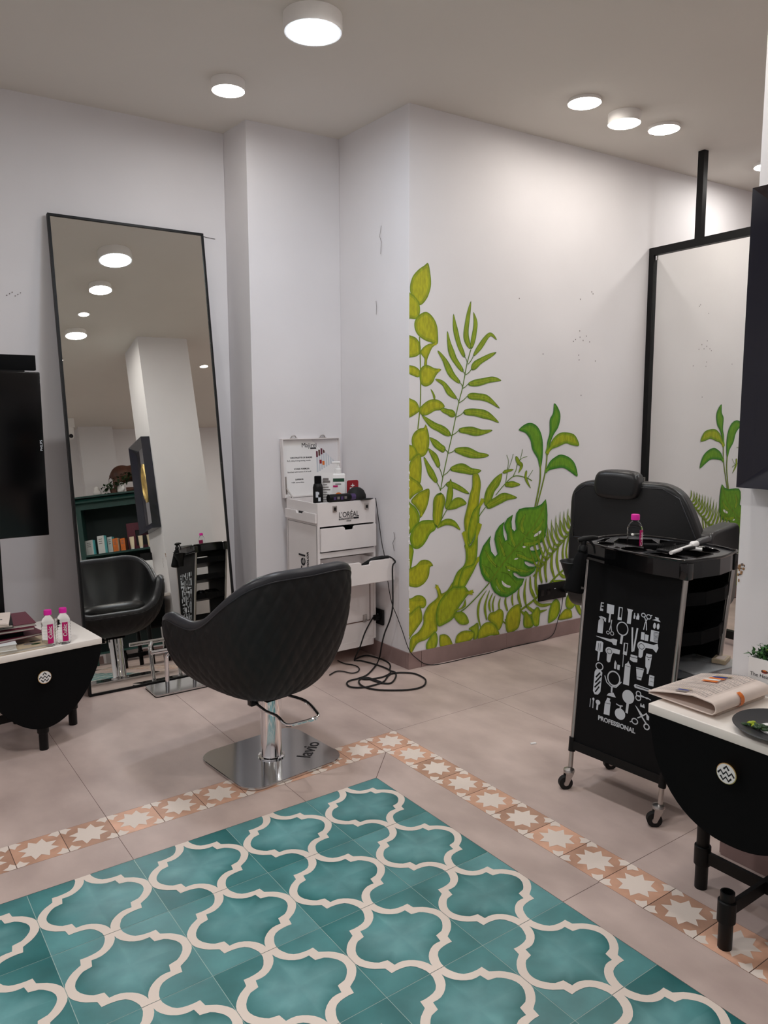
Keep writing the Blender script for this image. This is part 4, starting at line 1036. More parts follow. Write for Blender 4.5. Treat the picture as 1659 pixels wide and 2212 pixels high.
GR = [
('p',0.0,[(199,684),(233,685),(232,681),(210,680),(210,673),(232,674),(231,670),(209,669),(208,663),(231,663),(231,655),(196,654)]),
('p',0.0,[(270,684),(347,685),(349,655),(320,653),(317,624),(302,621),(298,625),(302,652),(272,653)]),
('p',0.0,[(396,684),(437,685),(437,641),(394,640)]),
('P',0.0,[(408,682),(432,682),(431,650),(410,650)]),
('p',0.0,[(483,686),(545,686),(536,678),(535,637),(494,636),(497,674)]),
('p',0.0,[(560,677),(568,678),(569,670),(576,669),(572,658),(557,658),(557,668),(560,671)]),
('p',0.0,[(592,679),(604,679),(607,674),(615,671),(614,659),(584,658),(585,669),(593,672)]),
('o',3.19,[(653,678),(19,6)]),
('o',3.19,[(706,677),(21,7)]),
('l',3.43,[(665,673),(690,655),(698,631)]),
('l',3.43,[(696,670),(677,654),(668,630)]),
('l',2.94,[(722,681),(738,685)]),
('p',0.0,[(765,682),(803,682),(802,677),(825,670),(742,670),(776,676)]),
('c',0.0,[(770,653),(13,10)]),
('c',0.0,[(805,654),(13,10)]),
('p',0.0,[(189,633),(216,637),(271,634),(272,620),(254,623),(245,629),(230,629),(248,622),(247,578),(188,577),(191,620),(210,627)]),
('l',3.43,[(334,634),(330,616),(318,596)]),
('l',2.94,[(330,616),(343,596)]),
('o',2.69,[(305,587),(16,5)]),
('o',2.69,[(350,588),(18,6)]),
('o',3.92,[(454,614),(58,22)]),
('l',9.31,[(458,592),(453,562)]),
('l',6.37,[(555,628),(576,547)]),
('l',6.37,[(607,630),(589,550)]),
('p',0.0,[(649,621),(682,622),(684,597),(649,596)]),
('p',0.0,[(688,617),(724,618),(723,597),(689,596)]),
('p',0.0,[(742,637),(820,638),(816,600),(741,599)]),
('L',1.23,[(767,632),(822,634)]),
('L',1.23,[(768,628),(823,630)]),
('L',1.23,[(769,624),(824,625)]),
('L',1.23,[(771,620),(826,621)]),
('L',1.23,[(772,616),(827,617)]),
('L',1.23,[(773,612),(828,613)]),
('L',1.23,[(774,607),(829,609)]),
('L',1.23,[(776,603),(831,605)]),
('p',0.0,[(177,563),(180,564),(333,567),(369,572),(411,572),(407,552),(375,551),(355,558),(321,558)]),
('p',0.0,[(189,547),(241,551),(264,548),(265,516),(240,513),(231,481),(216,480),(215,512),(183,514)]),
('L',1.96,[(213,542),(213,516)]),
('L',1.96,[(234,543),(234,517)]),
('c',0.0,[(338,526),(43,13)]),
('p',0.0,[(349,539),(451,540),(448,525),(368,523)]),
('p',0.0,[(315,516),(370,517),(356,489),(335,486),(318,491)]),
('O',1.71,[(340,525),(26,8)]),
('p',0.0,[(483,569),(528,571),(525,529),(484,529)]),
('P',0.0,[(496,568),(521,568),(518,541),(497,541)]),
('l',2.45,[(491,528),(494,487)]),
('c',0.0,[(664,575),(42,15)]),
('p',0.0,[(673,589),(780,590),(817,598),(829,584),(813,567),(777,576),(692,573)]),
('p',0.0,[(640,562),(687,565),(684,542),(669,535),(645,536)]),
('O',1.71,[(665,574),(27,9)]),
('p',0.0,[(565,537),(634,538),(633,531),(564,530)]),
('p',0.0,[(561,528),(637,529),(637,517),(600,514),(560,518)]),
('p',0.0,[(720,556),(775,557),(775,546),(769,517),(756,491),(743,489),(739,505),(722,512),(714,543)]),
('C',0.0,[(749,538),(7,2)]),
('L',1.96,[(723,547),(751,544),(774,550)]),
('o',3.67,[(245,463),(39,12)]),
('p',0.0,[(209,449),(254,453),(283,445),(280,377),(257,365),(219,362),(197,372),(197,439)]),
('L',5.39,[(261,443),(217,422)]),
('L',5.39,[(275,433),(215,403)]),
('L',5.39,[(271,413),(212,386)]),
('L',4.9,[(263,394),(224,371)]),
('p',0.0,[(410,501),(427,493),(427,472),(404,472),(403,490)]),
('p',0.0,[(437,489),(465,490),(463,472),(438,472)]),
('o',4.9,[(412,438),(65,24)]),
('l',3.92,[(313,438),(339,418),(387,408),(445,411),(496,435)]),
('l',6.86,[(400,410),(402,388)]),
('p',0.0,[(353,373),(372,383),(422,390),(454,376)]),
('p',0.0,[(548,513),(557,506),(575,500),(577,431),(515,430),(516,498),(538,505)]),
('L',1.23,[(518,494),(576,495)]),
('p',0.0,[(631,501),(714,503),(695,462),(650,461)]),
('L',1.71,[(633,497),(714,499)]),
('L',1.47,[(649,469),(699,471)]),
('p',0.0,[(771,489),(819,490),(820,455),(770,454)]),
('L',0.98,[(780,482),(820,483)]),
('L',0.98,[(781,469),(820,470)]),
('p',0.0,[(635,443),(645,444),(799,443),(795,433),(639,431),(627,437)]),
('L',2.45,[(650,439),(793,439)]),
('c',0.0,[(581,393),(63,23)]),
('l',9.8,[(583,371),(581,337)]),
('o',3.67,[(682,415),(23,8)]),
('o',3.67,[(683,401),(25,8)]),
('l',3.43,[(704,409),(775,411),(810,408)]),
('l',2.94,[(699,414),(776,408)]),
('l',2.45,[(178,343),(177,313)]),
('l',3.43,[(210,341),(212,313)]),
('c',0.0,[(210,344),(12,5)]),
('c',0.0,[(264,339),(26,8)]),
('l',7.35,[(262,332),(260,312)]),
('p',0.0,[(362,366),(396,366),(390,358),(403,353),(402,339),(402,308),(338,306),(340,346),(354,357)]),
('L',1.47,[(340,346),(401,348)]),
('l',3.92,[(463,356),(499,353),(534,356)]),
('l',5.39,[(512,353),(510,344)]),
('c',0.0,[(513,326),(56,19)]),
('p',0.0,[(658,374),(678,370),(750,349),(738,343),(720,346)]),
('l',5.39,[(731,346),(788,326)]),
('o',4.41,[(795,316),(26,9)]),
('l',3.92,[(784,360),(741,346),(696,334)]),
('o',3.92,[(672,320),(30,9)]),
('l',3.43,[(645,317),(622,312)]),
('p',0.0,[(711,386),(722,386),(722,381),(740,382),(739,387),(749,387),(759,375),(711,375)]),
('p',0.0,[(777,361),(811,352),(811,339),(788,339)])]
gm = MB(); lay = 0
def gp(v, z, off=.0048): p = tq(0, v, z); return p + Vector((-off, 0, 0))
for kind, wd, pts in GR:
    lay += 1; P = [(a / 1000, b / 1000) for a, b in pts]; m_ = 'white_print'; off = .0052
    if kind.isupper(): m_ = 'panel_black'; off = .0056
    if kind.lower() == 'p': gm.poly([gp(a, b, off) for a, b in P], m_)
    elif kind.lower() == 'l': gm.strip([gp(a, b, off + lay * 1e-6) for a, b in P], wd / 1000, m_, Vector((-1, 0, 0)))
    elif kind.lower() in 'co':
        (cx0, cz0), (rx0, rz0) = P; C_ = [(cx0 + rx0 * math.cos(2 * PI * k / 28), cz0 + rz0 * math.sin(2 * PI * k / 28)) for k in range(28)]
        if kind.lower() == 'c': gm.poly([gp(a, b, off) for a, b in C_], m_)
        else: gm.strip([gp(a, b, off) for a, b in C_ + C_[:2]], wd / 1000, m_, Vector((-1, 0, 0)))
gm.build('tool_silhouettes', pn)
ta, tb = gp(0.2793, 0.2918), gp(0.7060, 0.2911); tdir = (tb - ta).normalized()
text('PROFESSIONAL', .0225, 'white_print', frame(ta - Vector((.0005, 0, .012)), tdir, (Vector((0, 0, 1)) - tdir * tdir.z)), pn, 'lettering', bold=.0007, sx=0.685 * 1.42)
# shelves
for i, z_ in enumerate((.145, .30, .455, .605, .735)):
    sh = MB(); A = [tq(.02, .0, z_), tq(.98, .0, z_), tq(.98, 1, z_), tq(.02, 1, z_)]
    if i: A = [tq(.03, -.0, z_), tq(.30, -.055, z_), tq(.70, -.055, z_), tq(.97, -.0, z_), tq(.97, 1.0, z_), tq(.70, 1.07, z_), tq(.30, 1.07, z_), tq(.03, 1.0, z_)]
    slab(sh, A, [p + Vector((0, 0, .004)) for p in A], 'black')
    n = len(A)
    for k in range(n):
        a, b = A[k], A[(k + 1) % n]; d = Vector(((b - a).y, -(b - a).x, 0)).normalized() * .0025
        Q = [a - d, b - d, b + d, a + d]; slab(sh, Q, [p + Vector((0, 0, .042 if i else .02)) for p in Q], 'matte_black')
    sh.build('shelf_tray', t)
# top tray with recessed cups
zt = .880
out = [tq(-.10, -.02, 0), tq(-.13, .02, 0), tq(-.17, .2, 0), tq(-.20, .5, 0), tq(-.18, .8, 0), tq(-.12, .97, 0), tq(-.08, 1.03, 0), tq(.12, 1.09, 0), tq(.45, 1.13, 0), tq(.85, 1.09, 0), tq(1.12, 1.02, 0), tq(1.15, .95, 0), tq(1.2, .8, 0), tq(1.24, .5, 0), tq(1.2, .2, 0), tq(1.13, -.02, 0), tq(.95, -.1, 0), tq(.5, -.16, 0), tq(.1, -.09, 0)]
kx = [tq(a, b, .84) for a, b in ((-.04, .0), (-.07, .03), (-.13, .25), (-.15, .5), (-.13, .75), (-.06, .97), (-.03, 1.02), (.2, 1.05), (.5, 1.08), (.8, 1.05), (1.04, 1.01), (1.07, .96), (1.16, .75), (1.18, .5), (1.16, .25), (1.06, .02), (.85, -.06), (.5, -.10), (.12, -.06))]
OUT = [(p.x, p.y) for p in kx]
def loop(z_, L_): return [Vector((a, b, z_)) for a, b in L_]
def circ(u, v, r, sx=1.0, n=26): c = tq(u, v, .84); return [(c.x + r * sx * math.cos(2 * PI * k / n), c.y + r * math.sin(2 * PI * k / n)) for k in range(n)]
def pgn(L_): return [(tq(u, v, .84).x, tq(u, v, .84).y) for u, v in L_]
holes = [circ(.10, .44, .043), circ(.13, .13, .032), circ(.82, .82, .044), circ(.40, .55, .023), circ(-.04, .22, .008), circ(.03, .30, .008),
         pgn([(.30, .12), (.62, .03), (.95, .25), (.62, .50), (.34, .40)]), pgn([(.02, .60), (.20, .68), (.16, .93), (.0, .86)]), pgn([(.75, .40), (1.02, .3), (1.08, .55), (.85, .6)]),
         pgn([(.30, .68), (.62, .62), (.66, .95), (.28, .97)]), pgn([(.98, .62), (1.06, .62), (1.04, .76), (1.0, .76)]), circ(.56, .57, .010), pgn([(.20, .0), (.45, -.05), (.55, -.02), (.25, .06)])]
tt = MB()
loops = [loop(zt, OUT)] + [loop(zt, h_) for h_ in holes]
tris = tessellate_polygon(loops); allv = [p for L_ in loops for p in L_]
tt.add(allv, [list(q) for q in tris], 'tray_black')
n = len(OUT)
tt.add(loop(zt, OUT) + loop(zt - .055, OUT), [[k, (k + 1) % n, n + (k + 1) % n, n + k] for k in range(n)], 'gloss_black', None, False)
tt.add(loop(zt - .045, OUT), [list(range(n))], 'matte_black')
for h_ in holes:
    m_ = len(h_); tt.add(loop(zt, h_) + loop(zt - .038, h_), [[k, (k + 1) % m_, m_ + (k + 1) % m_, m_ + k] for k in range(m_)] + [[m_ + k for k in range(m_)]], 'matte_black')
tr = tt.build('top_tray', t)
rm = MB(); rm.tube(catmull(loop(zt + .003, OUT), 4, True), .0045, 'gloss_black', 8, closed=True)
for h_ in holes: rm.tube(loop(zt + .0005, h_), .0022, 'gloss_black', 6, closed=True)
rm.build('tray_rim', tr)
for u, v in ((0, 1), (1, 1), (1, 0), (0, 0)):
    c = tq(u, v, .83); MB().box((c.x - .016, c.y - .016, .822), (c.x + .016, c.y + .016, .876), 'gloss_black', bev=.003).build('corner_block', tr)
# dryer holder cone on the near corner
rp_ = Vector((.511, -.467, .80)) - TC
rg = MB(); rg.lathe([(.020, -.07), (.024, -.03), (.044, .03), (.047, .032), (.045, .034), (.041, .03), (.021, -.03), (.017, -.07)], 'black', 28, Matrix.Translation(rp_)); rg.tube([rp_ + Vector((.03, .0, .02)), tq(-.05, .02, .84)], .006, 'black', 8); rg.build('dryer_holder', t)
# clear box on the shelf
cb = tq(.75, .95, .461)
bx = thing('plastic_box', 'clear lidded plastic box with paper packets sticking out of the trolley shelf', 'box', cb + TC, -.12)
sb = MB(); w1, d1, h1 = .115, .075, .045
for lo, hi in (((-w1, -d1, 0), (w1, d1, .003)), ((-w1, -d1, .003), (w1, -d1 + .003, h1)), ((-w1, d1 - .003, .003), (w1, d1, h1)), ((-w1, -d1 + .003, .003), (-w1 + .003, d1 - .003, h1)), ((w1 - .003, -d1 + .003, .003), (w1, d1 - .003, h1))): sb.box(lo, hi, 'clear_box')
sb.build('tub', bx); MB().box((-w1 - .004, -d1 - .004, h1), (w1 + .004, d1 + .004, h1 + .006), 'clear_box', bev=.002).build('lid', bx)
pk = thing('paper_packet', 'small cream packet with green print lying on the clear plastic box', 'packet', cb + TC + Vector((.055, -.035, .0525)), .3)
MB().box((-.035, -.022, 0), (.035, .022, .014), 'tan_paper', bev=.001).build('packet', pk); MB().box((-.025, -.014, .0141), (.022, .012, .0145), 'paper').build('packet_label', pk)
pc = thing('product_carton', 'blue and white carton on the trolley shelf behind the clear box', 'box', tq(.5, .72, .461) + TC, .2)
MB().box((-.07, -.03, 0), (.07, .03, .028), 'box_white').build('carton', pc); MB().box((.02, -.031, .002), (.071, .031, .0285), 'blue').build('blue_end', pc)
for (u, v, z_, m_, lb, kk) in ((.5, .25, .741, 'paper', 'crumpled pale paper towels on the top shelf of the trolley', 'paper_towel'), (.45, .3, .611, 'paper_white', 'pale cloth wad on the second shelf of the trolley', 'cloth_wad')):
    c = tq(u, v, z_) + TC; b = MB()
    for k in range(7): b.ellipsoid((random.uniform(-.05, .05), random.uniform(-.05, .05), .016), (.035, .03, .015), m_, n=10, rot=Matrix.Rotation(random.random(), 3, 'Z'))
    o = b.build(kk); o.location = c; tag(o, lb, 'towel')
c = tq(.5, .2, .461) + TC; b = MB()
for k in range(5): b.ellipsoid((.03 * k - .06, random.uniform(-.02, .02), .035), (.03, .05, .034), 'black', n=12, rot=Matrix.Rotation(k * .4, 3, 'Z'))
b.tube([(-.05, 0, .04), (0, .05, .05), (.05, .02, .05), (.08, -.03, .02)], .004, 'rubber', 8, smooth_path=4)
o = b.build('hair_clipper'); o.location = c; tag(o, 'black clippers with their lead bundled on the middle trolley shelf', 'hair clippers')
bottle((.735, -.55, .843), math.atan2(-2.216 + .57, -1.542 - .72) + PI / 2 + 1.05, 'small magenta-capped water bottle standing on the trolley tray', None)
# brushes
t2 = thing('hairbrush', 'round-backed black hairbrush with a white and grey handle lying across the trolley tray', 'hairbrush', (.66, -.745, .897), 0)
ax = Vector((.27, .03, .004)); 
hb = MB(); hb.tube([(-.05, -.035, 0), (.12, -.005, .004)], .0062, 'white', 12); hb.build('shaft', t2)
hb = MB(); hb.tube([(.10, -.009, .004), (.118, -.0055, .005), (.145, -.001, .006)], [.008, .013, .010], 'white', 14); hb.build('collar', t2)
hb = MB(); hb.tube([(.145, -.001, .006), (.17, .003, .008), (.235, .014, .010), (.24, .0148, .010)], [.010, .0125, .0115, .006], 'plate_gray', 14); hb.build('handle', t2)
hb = MB(); hb.box((-.05, -.028, -.004), (.10, .02, .006), 'black', bev=.003)
for i in range(19):
    for j in range(7): x_, y_ = -.046 + i * .0078, -.024 + j * .0066 + i * .0009; hb.tube([(x_, y_, .005), (x_, y_ + .003, .024)], .0006, 'black', 4)
hb.build('bristle_pad', t2)
t2 = thing('hairbrush', 'flat black bristle brush lying on the trolley tray beside the white-handled one', 'hairbrush', (.70, -.68, .8855), -.95)
MB().box((-.055, -.018, 0), (.045, .018, .016), 'matte_black', bev=.002).build('brush_block', t2)
MB().tube([(.045, 0, .008), (.07, .002, .007), (.13, .0, .006)], [.008, .005, .006], 'white', 10).build('handle', t2)
t2 = thing('hair_clip', 'small silver hair clip beside the brushes on the trolley tray', 'hair clip', (.79, -.665, .8845), .3)
MB().prism([(-.03, -.008), (.03, -.004), (.034, .004), (-.03, .008)], 0, .004, 'chrome', bev=.001).build('clip', t2)
# spray bottle
ct = Vector((.515, -.508, .90)); cbm = Vector((.476, -.500, .735)); zax = (ct - cbm).normalized(); Tsp = frame((0, 0, 0), Vector((1, -.2, 0)) - zax * Vector((1, -.2, 0)).dot(zax), zax.cross(Vector((1, -.2, 0)) - zax * Vector((1, -.2, 0)).dot(zax)), zax)
t2 = thing('spray_bottle', 'matte black conical spray bottle hanging on the near corner of the trolley', 'spray bottle', cbm)
MB().lathe([(0, 0), (.031, 0), (.034, .004), (.034, .012), (.032, .03), (.0215, .115), (.017, .132), (.013, .137), (.013, .142), (0, .142)], 'matte_black', 32, Tsp).build('bottle_body', t2)
MB().lathe([(.0135, .142), (.0155, .144), (.0155, .158), (.011, .165), (0, .165)], 'black', 24, Tsp).build('collar', t2)
hd = MB(); dn = Vector((.83, -.55, 0)).normalized(); u0 = zax * .165
hd.tube([u0 + dn * -.02 + Vector((0, 0, .016)), u0 + Vector((0, 0, .02)), u0 + dn * .03 + Vector((0, 0, .024)), u0 + dn * .048 + Vector((0, 0, .024))], [.008, .011, .0085, .006], 'black', 12); hd.tube([u0 - zax * .01, u0 + Vector((0, 0, .02))], .010, 'black', 12)
hd.build('spray_head', t2)
MB().tube([u0 + dn * .02 + Vector((0, 0, .015)), u0 + dn * .036 + Vector((0, 0, -.005)), u0 + dn * .040 + Vector((0, 0, -.03))], [.005, .004, .003], 'black', 8).build('trigger', t2)
sd = (Vector((-1, -.0, 0)) - zax * -zax.x).normalized()
text('BIO', .011, 'gray_ink', Tsp @ frame((.002, -.0335, .018), (1, 0, 0), (0, .1, 1)), t2, 'lettering')

# ------------------------------------------------------------------ white product cabinet
X0, X1, Y0, Y1, ZB, ZTp = .438, .798, 1.145, 1.475, .092, .888
t = thing('product_cabinet', 'narrow white salon product cabinet with raised lid and drawers in the wall corner', 'cabinet', ((X0 + X1) / 2, Y1, 0))
cabinet = t; Tw = Matrix.Translation((-(X0 + X1) / 2, -Y1, 0)); p_ = .012
b = MB(); 
b.box((X0, Y0, ZB + .03), (X0 + p_, Y1, ZTp - .002), 'white_laminate', Tw); b.box((X1 - p_, Y0, ZB + .03), (X1, Y1, ZTp - .002), 'white_laminate', Tw); b.box((X0 + p_, Y1 - p_, ZB + .03), (X1 - p_, Y1, ZTp - .002), 'white_laminate', Tw)
b.box((X0 + p_, Y0, .765), (X1 - p_, Y0 + p_, ZTp - .002), 'white_laminate', Tw); b.box((X0 + p_, Y0 + p_, .80), (X1 - p_, Y1 - p_, .808), 'white_laminate', Tw)
b.box((X0 + p_, Y0, .60), (X1 - p_, Y0 + .02, .628), 'white_laminate', Tw); b.box((X0 + p_, Y0 + .005, ZB + .03), (X1 - p_, Y0 + .016, .468), 'white_laminate', Tw); b.box((X0 + p_, Y0 + .02, .607), (X1 - p_, Y1 - p_, .612), 'white_laminate', Tw)
b.box((X0 + p_, Y0 + .016, .455), (X1 - p_, Y1 - p_, .465), 'white_laminate', Tw)
body = b.build('body', t)
MB().prism(rrect(X1 - X0, Y1 - Y0, .03, 5), .088, .122, 'white_laminate', Tw @ Matrix.Translation(((X0 + X1) / 2, (Y0 + Y1) / 2, 0))).build('plinth', t)
ln = MB()
for lo, hi in (((X0 + .02, Y0 + .002, .225), (X1 - .035, Y0 + .0045, .229)), ((X1 - .037, Y0 + .002, .229), (X1 - .034, Y0 + .0045, .46))): ln.box(lo, hi, 'wood', Tw)
ln.build('door_gap', body)
lt = MB(); lt.box((.715, Y0 - .004, .222), (.738, Y0 + .004, .262), 'dull_steel', Tw, bev=.001); lt.build('door_latch', t)
for x_ in (.54, .74): l = MB(); l.box((x_ - .012, Y0 - .006, .838), (x_ + .012, Y0, .870), 'dull_steel', Tw, bev=.001); l.box((x_ - .006, Y0 - .009, .845), (x_ + .004, Y0 - .006, .862), 'black', Tw); l.build('case_latch', t)
def notched(x0, x1, z0, z1, y, th_, parent, nm, T=Tw, m='white_laminate', nw=.035, nd=.018):
    c = (x0 + x1) / 2
    P = [(x0, z0), (x1, z0), (x1, z1), (c + nw, z1), (c + nw - .008, z1 - .006), (c + nw - .010, z1 - nd), (c - nw + .010, z1 - nd), (c - nw + .008, z1 - .006), (c - nw, z1), (x0, z1)]
    f = MB(); f.prism([(a, b_ ) for a, b_ in P], -th_, 0, m, T @ frame((0, y, 0), (1, 0, 0), (0, 0, 1)), bev=.002); return f.build(nm, parent)
d1_ = notched(X0 + .012, X1 - .002, .635, .757, Y0 - .012, .012, t, 'drawer')
MB().box((X0 + .03, Y0, .64), (X1 - .03, Y1 - .03, .72), 'matte_black', Tw).build('drawer_box', d1_)
yo = .975
d2 = notched(X0 + .0, X1 + .002, .475, .592, yo, .012, t, 'drawer')
db = MB(); 
db.box((X0 + .02, yo + .012, .485), (X0 + .030, Y0 + .10, .575), 'white_laminate', Tw); db.box((X1 - .030, yo + .012, .485), (X1 - .020, Y0 + .10, .575), 'white_laminate', Tw); db.box((X0 + .030, yo + .012, .485), (X1 - .030, Y0 + .10, .49), 'white_laminate', Tw); db.box((X0 + .03, Y0 + .09, .49), (X1 - .03, Y0 + .10, .575), 'white_laminate', Tw)
db.build('drawer_box', d2)
for x_ in (X0 + .014, X1 - .018): MB().box((x_, yo + .02, .52), (x_ + .004, Y0 + .09, .55), 'dull_steel', Tw).build('runner', d2)
Ts = Tw @ frame((X0 - .0, Y1, 0), (0, -1, 0), (0, 0, 1))
sp = MB(); L0 = Y1 - Y0
c = L0 * .5; P = [(.004, .785), (L0 - .004, .785), (L0 - .004, .835), (c + .035, .835), (c + .022, .822), (c - .03, .822), (c - .042, .835), (.004, .835)]
sp.prism(P, .001, .013, 'white_laminate', Ts, bev=.0015); sd_ = sp.build('side_drawer', t)
MB().box((c - .03, .8225, -.0005), (c + .025, .834, .0012), 'black', Ts).build('grip_recess', sd_)
sf = MB()
for lo, hi in (((.012, .13, .0005), (L0 - .012, .132, .0015)), ((.012, .77, .0005), (L0 - .012, .772, .0015)), ((.012, .132, .0005), (.0135, .77, .0015)), ((L0 - .0135, .132, .0005), (L0 - .012, .77, .0015))): sf.box(lo, hi, 'gray_ink', Ts)
sf.build('panel_edge', body)
text('Majirel', .100, 'ink', Ts @ frame((c + .032, .335, .0012), (0, 1, 0), (-1, 0, 0)), body, 'lettering', bold=.0005)
text('HAIRCOLOR', .027, 'ink', Ts @ frame((c + .068, .47, .0012), (0, 1, 0), (-1, 0, 0)), body, 'lettering', bold=.0006)
Fr = Tw @ frame((0, Y0 - .0008, 0), (1, 0, 0), (0, 0, 1))
text("L'ORÉAL", .040, 'ink', Fr @ Matrix.Translation((.565, .806, 0)), body, 'lettering', sx=.84)
MB().box((.566, .793, 0), (.690, .802, .0006), 'ink', Fr).build('name_bar', body)
text('PROFESSIONNEL', .0105, 'white_laminate', Fr @ Matrix.Translation((.5675, .7940, .0007)), body, 'lettering', sx=1.18, ext=.0002)
text('PARIS', .0115, 'ink', Fr @ Matrix.Translation((.613, .781, 0)), body, 'lettering')
# lid
lean = math.radians(3.5); TLd = Tw @ Matrix.Translation((X0 - .004, Y1 + .008, ZTp)) @ Matrix.Rotation(PI / 2 - lean, 4, 'X')
LWd, LH = X1 - X0 + .008, .322
l = MB(); l.box((0, 0, -.03), (LWd, LH, -.026), 'white_laminate', TLd)
for lo, hi in (((0, 0, -.026), (.005, LH, .0)), ((LWd - .005, 0, -.026), (LWd, LH, .0)), ((.005, LH - .005, -.026), (LWd - .005, LH, 0)), ((.005, 0, -.026), (LWd - .005, .005, 0))): l.box(lo, hi, 'white_laminate', TLd)
ld = l.build('lid', t)
MB().box((.006, .006, -.0255), (LWd - .006, LH - .006, -.0245), 'white', TLd).build('poster', ld)
def lt_(s_, x_, y_, sz, al='CENTER', sx_=1.0, bo=0.0): text(s_, sz, 'ink', TLd @ Matrix.Translation((x_, y_, -.0243)), ld, 'lettering', align=al, sx=sx_, bold=bo)
def cen(x_): return x_
lt_('Majirel', .130, .272, .036, 'LEFT'); MB().box((.186, .262, -.0244), (.224, .270, -.0238), 'ink', TLd).build('brand_bar', ld)
lt_('WIDE PALETTE OF SHADES', .056, .212, .0115, 'LEFT', 1, .0003); lt_('Rich, deep & long-lasting results', .036, .196, .0115, 'LEFT')
lt_('ICONIC FORMULA', .078, .150, .0115, 'LEFT', 1, .0003); lt_('Enriched with Ionène G & Incell', .036, .134, .0115, 'LEFT')
lt_('SUPERIOR', .082, .092, .0115, 'LEFT', 1, .0003); lt_('+40% more shine', .055, .076, .0115, 'LEFT')
tb_ = MB()
for k, m_ in enumerate(('maroon', 'wood', 'maroon', 'wood', 'maroon', 'gray_ink', 'blue', 'blue')):
    x_ = .222 + k * .0150; y_ = .215 + k * .0075
    tb_.box((x_, y_ - .085, -.0244), (x_ + .010, y_, -.0240), 'white_print', TLd); tb_.box((x_, y_, -.0244), (x_ + .011, y_ + .034, -.0238), m_, TLd)
for k, m_ in enumerate(('red', 'orange')): tb_.box((.242 + k * .018, .178 - .008 * k, -.0239), (.256 + k * .018, .200 - .008 * k, -.0234), m_, TLd)
tb_.build('tube_picture', ld)
for x_ in (.06, .245):
    h_ = MB(); h_.tube([(x_, LH, -.013), (x_ + .005, LH + .012, -.010), (x_ + .025, LH + .014, -.010), (x_ + .034, LH, -.013)], .003, 'dull_steel', 8, TLd, smooth_path=3); h_.box((x_ - .004, LH, -.018), (x_ + .038, LH + .003, -.006), 'dull_steel', TLd); h_.build('catch', ld)
st_ = MB(); st_.box((.018, .02, -.0238), (.026, .115, -.0215), 'dull_steel', TLd); st_.tube([(.022, .05, -.018), (.045, -.006, .01)], .004, 'dull_steel', 8, TLd); st_.build('lid_stay', ld)

# things in the open top
def put(name, label, cat, x_, y_, z_=.808, rz=0): return thing(name, label, cat, (x_, y_, z_), rz)
t = put('spray_can', 'black aerosol can with white print, leftmost in the open top of the white cabinet', 'spray can', .488, 1.222)
MB().lathe([(0, 0), (.0255, 0), (.0265, .003), (.0265, .155), (.022, .172), (.018, .176), (0, .176)], 'black', 30).build('can', t); MB().lathe([(.0185, .176), (.0185, .212), (.017, .214), (0, .214)], 'matte_black', 26).build('cap', t)
q = MB()
for k, (x_, z_, w_, h_) in enumerate(((-.4, .105, .5, .03), (.1, .085, .5, .02), (0, .06, .8, .01), (-.1, .04, .6, .006), (0, .12, .3, .012))):
    vs = []
    for j in range(6):
        a = -PI / 2 + x_ + w_ * j / 5 - .6; vs += [(.0268 * math.cos(a), .0268 * math.sin(a), z_), (.0268 * math.cos(a), .0268 * math.sin(a), z_ + h_)]
    q.add(vs, [[2 * j, 2 * j + 2, 2 * j + 3, 2 * j + 1] for j in range(5)], 'white_print')
q.build('printed_label', t)
t = put('cream_tube', 'white cream tube with fine print standing beside the black aerosol can', 'tube', .550, 1.235, .808, -.6)
n = 20; vs = []; prof = [(.0, .030, .012), (.03, .031, .014), (.14, .032, .008), (.205, .033, .0015), (.215, .033, .0015)]
for z_, a_, b_ in prof:
    for k in range(n): an = 2 * PI * k / n; vs.append((a_ * math.cos(an), b_ * math.sin(an), z_ + .012))
MB().add(vs, [[i * n + k, i * n + (k + 1) % n, (i + 1) * n + (k + 1) % n, (i + 1) * n + k] for i in range(4) for k in range(n)] + [[4 * n + k for k in range(n)], list(range(n))[::-1]], 'white', None, True).build('tube_body', t)
MB().lathe([(0, 0), (.022, 0), (.022, .012), (0, .012)], 'white_laminate', 20, sy=.6).build('cap', t)
q = MB()
for k in range(11): z_ = .06 + .013 * k; yb = -.0155 + (.010 * max(0, (z_ - .04) / .17)); q.box((-.02, yb - .0012, z_), (.018 - .008 * (k % 3), yb - .0008, z_ + (.010 if k > 8 else .004)), 'gray_ink')
q.build('printed_label', t)
t = put('pump_bottle', 'white pump bottle with green band and orange peach picture in the white cabinet', 'bottle', .662, 1.30, .808, -.5)
MB().box((-.038, -.022, 0), (.038, .022, .215), 'white', bev=.008).build('bottle_body', t)
q = MB(); q.lathe([(.017, .215), (.017, .238), (.012, .242), (.012, .252), (.005, .253), (.005, .27), (0, .27)], 'white', 24); q.box((-.035, -.008, .268), (.012, .008, .280), 'white', bev=.003); q.build('pump', t)
q = MB(); MB().box((-.031, -.0232, .172), (.031, -.0225, .190), 'green_label').build('green_band', t); q.box((-.018, -.0234, .158), (.014, -.0225, .161), 'ink'); q.box((-.03, -.0232, .142), (-.004, -.0225, .152), 'magenta_label'); q.box((-.03, -.0232, .032), (.027, -.0225, .062), 'red'); q.build('printed_label', t)
q2 = MB(); q2.ellipsoid((.0, -.0228, .09), (.022, .0009, .024), 'orange', n=16); q2.ellipsoid((.018, -.0231, .078), (.009, .0009, .011), 'paper', n=12); q2.build('peach_picture', t)
text('BODY MILK', .010, 'white', frame((-.027, -.0238, .043), (1, 0, 0), (0, 0, 1)), t, 'lettering') if False else None
t = put('lotion_bottle', 'slim white bottle with blue cap half hidden behind the white pump bottle', 'bottle', .606, 1.33)
